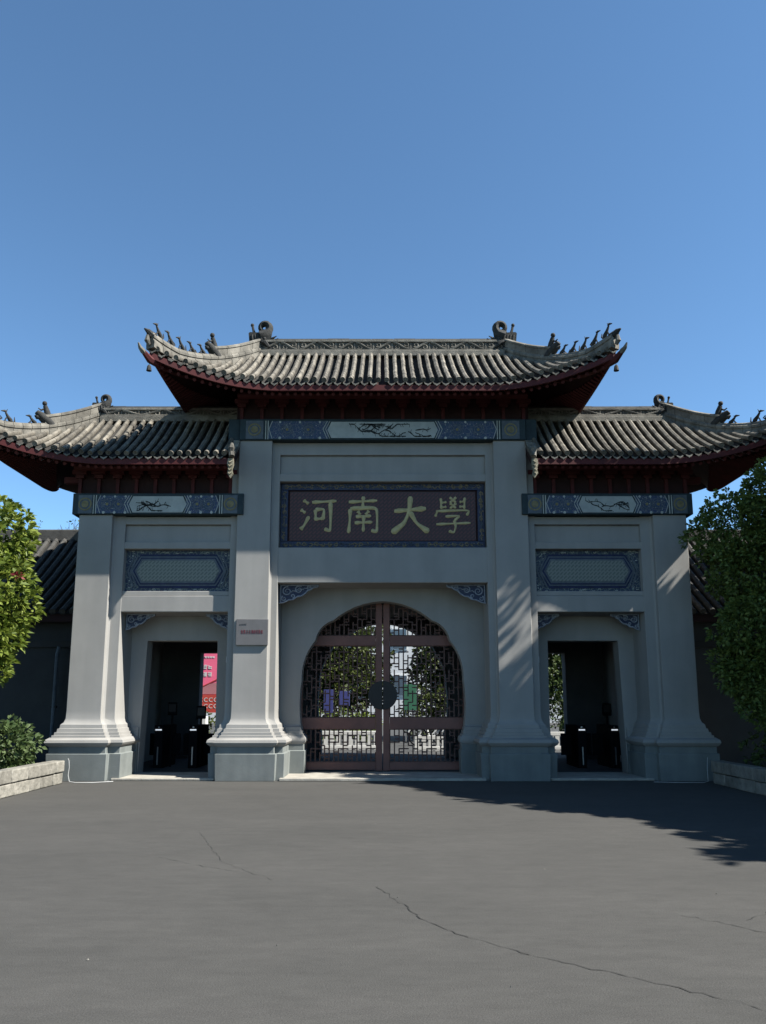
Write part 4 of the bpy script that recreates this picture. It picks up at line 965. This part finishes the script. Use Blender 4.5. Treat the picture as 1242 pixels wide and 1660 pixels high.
def trunk(T, x, y, z0, h, r, brs, seed, m='bark'):
    rr = random.Random(seed); P = [(x, y, z0)]
    for i in range(1, 7): P.append((x + rr.uniform(-.04, .04) * i, y + rr.uniform(-.04, .04) * i, z0 + h * i / 6))
    t = MB().tube(P, [r * (1.25 - .1 * i if i else 1.6) * (1 - .08 * i) for i in range(7)], 9, up=(1, 0, 0)); t.build('trunk', M[m], T)
    lm = MB()
    for b in brs:
        s = P[rr.choice((3, 4, 5, 6))]; mid = [(s[k] + b[k]) / 2 + rr.uniform(-.15, .15) for k in range(3)]; lm.tube([s, mid, b], [r * .5, r * .35, r * .12], 6)
    if brs: lm.build('branch', M[m], T)
def tree(name, label, cat, base, ells, n, per, ll, lw, spread, lm, seed, th=None, tr=.12, group=None, filt=None, inner=.25, z0=.34, cname='crown'):
    T = empty(name, (base[0], base[1], z0), label, cat, group)
    if th: trunk(T, base[0], base[1], z0, th, tr, [(e[0] + e[3] * .3, e[1], e[2]) for e in ells], seed)
    cl = clumps_in(ells, n, seed, inner, filt)
    V, Fc = leaves(cl, per, ll, lw, spread, seed)
    o = np_obj(cname, V, Fc, M[lm], T, (base[0], base[1], z0)); o['kind'] = 'stuff'
    return T, cl
# left tree with bright leaf rosettes
T, cl = tree('broadleaf_tree', 'bright green sunlit broadleaf tree with a few red leaf clusters at the left edge', 'tree', (-8.0, 14.7),
     [(-7.85, 14.7, 4.6, 1.15, 1.1, 1.0), (-7.75, 14.6, 3.6, 1.2, 1.1, .8), (-7.95, 14.6, 2.75, 1.2, 1.0, .75), (-8.0, 14.6, 2.2, 1.0, .9, .5)], 1250, 10, .155, .036, .06, 'leaf_l', 21, 2.2, .10, inner=.35)
fl = MB(); rs = random.Random(2); V = []
cand = [c for c in cl if c[1] < 14.5 and c[0] > -8]
pick = [c for c in cand if abs(c[2] - 3.85) < .12 and c[0] > -7.1][:4] + [c for c in cand if abs(c[2] - 2.25) < .15][:9]
if pick:
    V, Fc = leaves(pick, 12, .12, .03, .05, 3); o = np_obj('red_leaves', V + np.array((0.04, -.06, 0)), Fc, M['flower'], T, (-8, 14.7, .34)); o['kind'] = 'stuff'
tree('shrub', 'low dusty green shrub in the planter at the left edge', 'shrub', (-7.0, 14.3), [(-6.85, 14.35, .72, .55, .8, .48), (-7.5, 14.1, .78, .6, .9, .5), (-7.2, 13.2, .62, .5, .9, .42)], 520, 9, .12, .035, .07, 'leaf_s', 5, .35, .03, inner=.5)
# bare tree behind the left hall
T = empty('bare_tree', (-11.3, 27, 0), 'thin bare-branched tree against the sky behind the left hall', 'tree'); rr = random.Random(3); m = MB(); lv = []
def limb(p, d, L, r, dep):
    q = p + d * L; m.tube([p, p.lerp(q, .5) + Vector((rr.uniform(-.06, .06), 0, rr.uniform(-.05, .05))), q], [r, r * .85, r * .65], 5)
    lv.append((*q, *d))
    if dep:
        for _ in range(3): limb(p.lerp(q, rr.uniform(.55, 1)), (d + Vector((rr.uniform(-.9, .9), rr.uniform(-.6, .6), rr.uniform(-.25, .5)))).normalized(), L * rr.uniform(.6, .8), r * .55, dep - 1)
limb(Vector((-11.3, 27, 0)), Vector((0.03, 0, 1)), 5.2, .12, 0)
for k in range(6): limb(Vector((-11.2, 27, 4.6 + .1 * k)), Vector((rr.uniform(-.8, .8), rr.uniform(-.4, .4), .7)).normalized(), 1.5, .05, 3)
m.build('branch', M['bark'], T, smooth=60, recalc=False)
V, Fc = leaves(random.Random(1).sample(lv, 60), 3, .12, .04, .06, 9); np_obj('leaf_sprays', V, Fc, M['leaf_s'], T, (-11.3, 27, 0))['kind'] = 'stuff'

# right-hand trees: crowns are pruned where they would shade the roofs or the sunlit patches
Ld = -SUN
POLY = [(-.73, 15.4), (.88, 14.5), (1.68, 12.1), (2.46, 11.4), (3.73, 10.65), (3.6, 9.1), (3.45, 7.85), (3.67, 7.72), (4.6, 7.6), (4.6, -6), (14, -6), (14, 15.6), (-.73, 15.6)]
def inpoly(x, y):
    c = False; n = len(POLY)
    for i in range(n):
        (x1, y1), (x2, y2) = POLY[i], POLY[(i + 1) % n]
        if (y1 > y) != (y2 > y) and x < (x2 - x1) * (y - y1) / (y2 - y1) + x1: c = not c
    return c
PATCH = [(2.42, 2.98, 2.1, 3.15), (5.65, 6.4, 3.6, 4.7), (4.2, 4.6, 3.38, 3.5)]
def shade_ok(p, mg=.16):
    x, y, z = p
    for z0, y0, sl, xa, xb, ya, yb in ((6.42, 15.03, .84, 2.6, 8.6, 14.97, 17.2), (7.9, 14.75, .74, -5, 5, 14.4, 17.5)):
        k = (z - z0 - sl * (y - y0)) / (3.5 + sl)
        if k > 0 and xa < x - 3.2 * k < xb and ya < y + k < yb: return False
    kf = 15.65 - y
    if kf < 0: return True
    fx, fz = x - 3.2 * kf, z - 3.5 * kf
    if fz > 0:
        if fx < 2.2 and fz > (fx + .9) * .9: return False
        if fx < -.7: return False
        return patch_ok(p, .56)
    k = z / 3.5
    return inpoly(x - 3.2 * k, y + k)
def patch_ok(p, mg=.1):
    kf = 15.65 - p[1]; fx, fz = p[0] - 3.2 * kf, p[2] - 3.5 * kf
    return not any(x0 - mg < fx < x1 + mg and z0 - mg < fz < z1 + mg for x0, x1, z0, z1 in PATCH)
tree('evergreen_tree', 'dark rounded evergreen tree at the right edge beside the rightmost pillar', 'tree', (7.9, 14.4),
     [(8.0, 14.3, 5.3, 1.3, 1.1, 1.2), (7.0, 14.5, 4.75, 1.15, .95, .9), (7.5, 13.6, 1.45, 1.35, 1.0, .6), (6.95, 14.0, 2.1, 1.0, .9, .6), (7.3, 14.3, 4.0, 1.2, 1.1, .95), (7.2, 13.9, 2.75, 1.25, 1.1, .95), (7.6, 14.0, 1.95, 1.3, 1.0, .6)], 4600, 12, .088, .026, .09, 'leaf_e', 31, 2.5, .13, inner=.4, filt=lambda p: patch_ok(p, .26))
tree('evergreen_shrub', 'dark low hedge in the planter below the right evergreen', 'shrub', (7.3, 14.0), [(7.2, 14.3, .62, .7, .7, .4), (7.6, 13.2, .6, .9, .9, .38), (7.3, 12.2, .55, .7, .8, .34)], 420, 10, .09, .028, .06, 'leaf_d', 33, .3, .03, inner=.5)
for k, (x, y, h, lb) in enumerate(((10.4, 13.7, 12.4, 'tall shade tree beside the right planter, tallest and nearest the gatehouse'), (10.5, 11.4, 11.8, 'tall shade tree beside the right planter, second from the gatehouse'), (10.9, 9.2, 9.6, 'shade tree beside the right planter, third from the gatehouse'), (11.2, 7.4, 8.2, 'lowest shade tree beside the right planter, farthest from the gatehouse'), (11.6, 4.8, 9.5, 'unseen tree added to cut sky light on the right, fifth from the gatehouse'), (11.8, 2.0, 10.0, 'unseen tree added to cut sky light on the right, sixth from the gatehouse'), (13.0, 16.9, 10.5, 'unseen tree added to shade the roof of the right side hall'))):  # last three are unseen, added to cut sky light and shade the hall
    tree('shade_tree', lb, 'tree', (x, y), [(x, y, h - 2.6, 2.3, 1.8, 2.6), (x - .7, y + .3, h - 4.8, 2.1, 1.6, 2.0), (x + .5, y - .3, h - 5.8, 2.0, 1.6, 2.2), (x - .4, y, h - 7.4, 1.8, 1.5, 1.4)], 2400, 9, .26, .09, .22, 'leaf_d', 41 + k, 4.5, .2, 'shade trees right of the forecourt', shade_ok, inner=.8)

# ------------------------------------------------------------------ behind the gate
B = empty('pale_building', (2, 62, 0), 'white sunlit building far behind the gate arch', 'building')
MB().box(-14, 18, 60, 74, 0, 13).build('wall', M['pale_wall'], B)
for r_ in range(3):
    for i in range(9):
        x = -11.5 + i * 3.2; f = MB().box(x - .62, x + .62, 59.93, 59.998, 2 + r_ * 3.6, 3.7 + r_ * 3.6).build('window', M['white'], B)
        MB().box(x - .54, x + .54, 59.90, 59.928, 2.1 + r_ * 3.6, 3.6 + r_ * 3.6).build('pane', M['window'], f)
MB().box(-14.3, 18.3, 59.7, 74.3, 13, 13.4).build('roof', M['white'], B)
for k, (x, y, h, wd, lb) in enumerate(((-2.3, 34, 6.2, 2.7, 'olive green tree seen through the left gate leaf'), (3.9, 33, 6.0, 2.75, 'dark tree seen through the right gate leaf'), (-13, 40, 7, 3.6, 'green tree behind the red poster board'), (9.2, 33, 6.0, 2.6, 'dark tree seen through the right doorway'))):
    tree('courtyard_tree', lb, 'tree', (x, y), [(x, y, h * .62, wd, wd * .8, h * .36), (x + .5, y - .5, h * .40, wd * .9, wd * .7, h * .30), (x - .8, y, h * .45, wd * .8, wd * .7, h * .28)], 1700, 9, .2, .06, .15, 'leaf_b', 60 + k, h * .5, .14, 'trees in the courtyard', inner=.5, z0=.02)
tree('courtyard_hedge', 'yellow green hedge behind the gate under the blue sign', 'shrub', (-1.6, 30), [(-1.9, 30, .7, 1.0, .8, .65), (-.8, 30.3, .62, .8, .8, .55)], 300, 8, .12, .035, .08, 'leaf_l', 71, .3, .04, inner=.5, z0=.02)
tree('garden_tree', 'small green tree showing between the right roof and the evergreen', 'tree', (12.0, 27), [(12.0, 27, 5.9, 2.2, 1.6, 1.25), (13.2, 27, 6.6, 1.6, 1.5, 1.2)], 700, 9, .2, .06, .15, 'leaf_l', 73, 4.2, .14, inner=.5, z0=0)
def signboard(name, label, x0, x1, y, z0, z1, m, legs=True):
    T = empty(name, ((x0 + x1) / 2, y, .02), label, 'sign')
    MB().box(x0, x1, y, y + .05, z0, z1).build('panel', M[m], T, bevel=.006)
    if legs:
        for xx in (x0 + .08, x1 - .08): MB().box(xx - .025, xx + .025, y + .052, y + .10, .02, z1).build('post', M['steel'], T)
    return T
signboard('blue_sign', 'small blue sign panel seen through the left gate leaf', -2.2, -1.85, 29, 1.15, 2.0, 'bluesign')
signboard('blue_sign', 'second smaller blue sign right of the blue panel behind the gate', -1.65, -1.25, 29.4, 1.4, 1.95, 'bluesign')
signboard('green_sign', 'green sign panel seen through the right gate leaf', .78, 1.25, 29, 1.25, 2.2, 'greensign')
PB = signboard('poster_board', 'tall pink and red poster board with white lettering seen through the left doorway', -8.5, -6.2, 29.5, 1.15, 3.42, 'pink')
MB().box(-8.5, -6.2, 29.47, 29.498, 1.15, 1.82).build('lower_panel', M['brick'], PB)
lettering('small_letter', -8.4, 20, .10, 29.49, 3.20, .08, .07, M['white'], PB, 6, .02)
for q, zz in enumerate((2.78, 2.50)): lettering('large_letter', -8.40, 11, .175, 29.488, zz, .14, .17, M['white'], PB, 8 + q, .035)
MB().prism([(-8.48, 1.84), (-6.22, 1.84), (-6.22, 2.3), (-7.2, 2.08), (-8.48, 2.2)], 29.487, 29.496).build('pale_band', M['palepink'], PB)
for q, zz in enumerate((1.62, 1.38)):
    for k in range(12): text_mesh('letter', 'C', .22, -8.36 + k * .185, 29.465, zz, M['white'], PB)
MB().bar((-7.4, 29.48, 1.85), (-6.25, 29.48, 2.42), .03, .012).build('diagonal_line', M['brick'], PB)
tree('courtyard_hedge', 'olive hedge below the poster board seen through the left doorway', 'shrub', (-7.2, 28.5), [(-7.2, 28.5, .75, 1.4, .5, .5)], 200, 8, .12, .035, .08, 'leaf_b', 75, .3, .04, inner=.5, z0=.02)
def barrier(x0, x1, y, h, label, box_=True):
    T = empty('white_barrier', ((x0 + x1) / 2, y, .02), label, 'barrier')
    MB().box(x0, x1, y, y + .06, h - .12, h).build('rail', M['white'], T, bevel=.01); MB().box(x0, x1, y, y + .06, .06, .16).build('rail', M['white'], T, bevel=.01)
    n = max(2, round((x1 - x0) / .22))
    for i in range(n + 1): x = x0 + .07 + (x1 - x0 - .14) * i / n; MB().box(x - .065, x + .065, y + .005, y + .055, .03, h - .005).build('slat', M['white'], T)
barrier(-2.1, -.15, 25.2, .62, 'low white slatted barrier behind the left gate leaf')
barrier(1.0, 2.2, 24.6, .5, 'low white slatted barrier behind the right gate leaf')
barrier(-6.3, -5.2, 24.5, .55, 'low white barrier seen through the left doorway')
barrier(5.3, 6.2, 25.0, .6, 'low white barrier seen through the right doorway')
MB_ = MB().box(-6.75, -6.0, 26.6, 26.9, .02, 1.05); tag(MB_.build('notice_box', M['white'], bevel=.02), 'white notice box on the ground below the poster seen through the left doorway', 'box')
# parked bicycle behind the right leaf
def bicycle(x, y, label):
    T = empty('bicycle', (x, y, .02), label, 'bicycle')
    for s in (-.52, .52):
        P = [(x + s + .31 * math.cos(2 * math.pi * i / 24), y, .35 + .31 * math.sin(2 * math.pi * i / 24)) for i in range(25)]; wh = MB().tube(P, .028, 6).build('wheel', M['black'], T)
        sp = MB()
        for k in range(8): a = math.pi * k / 8; sp.bar((x + s - .3 * math.cos(a), y, .35 - .3 * math.sin(a)), (x + s + .3 * math.cos(a), y, .35 + .3 * math.sin(a)), .006, .006)
        sp.build('spokes', M['steel'], wh)
        P = [(x + s + .37 * math.cos(R(20 + 140 * i / 10)), y, .35 + .37 * math.sin(R(20 + 140 * i / 10))) for i in range(11)]; MB().tube(P, .035, 6).build('mudguard', M['white'], T)
    f = MB()
    for a, b in (((-.52, .35), (-.12, .33)), ((-.52, .35), (-.22, .78)), ((-.12, .33), (-.24, .85)), ((-.12, .33), (.36, .80)), ((-.22, .74), (.34, .86)), ((.52, .35), (.34, .95))): f.tube([(x + a[0], y, a[1]), (x + b[0], y, b[1])], .022, 6)
    f.build('frame', M['white'], T)
    MB().tube([(x + .34, y - .27, 1.0), (x + .36, y - .1, 1.02), (x + .34, y, .98), (x + .36, y + .1, 1.02), (x + .34, y + .27, 1.0)], .016, 6).build('handlebar', M['black'], T)
    MB().tube([(x - .36, y, .88), (x - .22, y, .9), (x - .08, y, .89)], [.08, .07, .025], 8, up=(0, 0, 1)).build('saddle', M['black'], T)
    MB().box(x + .42, x + .68, y - .14, y + .14, .62, .86).build('basket', M['white'], T, bevel=.01)
tree('courtyard_hedge', 'dark bushes on the ground seen through the right doorway', 'shrub', (8.8, 31), [(7.3, 30.6, 1.7, 1.1, .8, 1.7), (8.4, 31, 1.3, 1.5, .9, 1.3), (9.6, 31, 1.2, 1.4, .9, 1.2)], 700, 9, .14, .04, .1, 'leaf_d', 77, .4, .04, inner=.6, z0=.02)
tree('courtyard_hedge', 'dark green hedge behind the bicycles beyond the right gate leaf', 'shrub', (2.2, 31), [(1.5, 31, 1.1, .9, .8, 1.1), (2.9, 31, 1.2, 1.2, .9, 1.2)], 600, 9, .13, .04, .1, 'leaf_b', 79, .4, .04, inner=.6, z0=.02)
bicycle(1.75, 27.5, 'white bicycle parked beyond the right gate leaf, nearer the gate axis'); bicycle(3.0, 28.2, 'white bicycle parked beyond the right gate leaf, farther right')
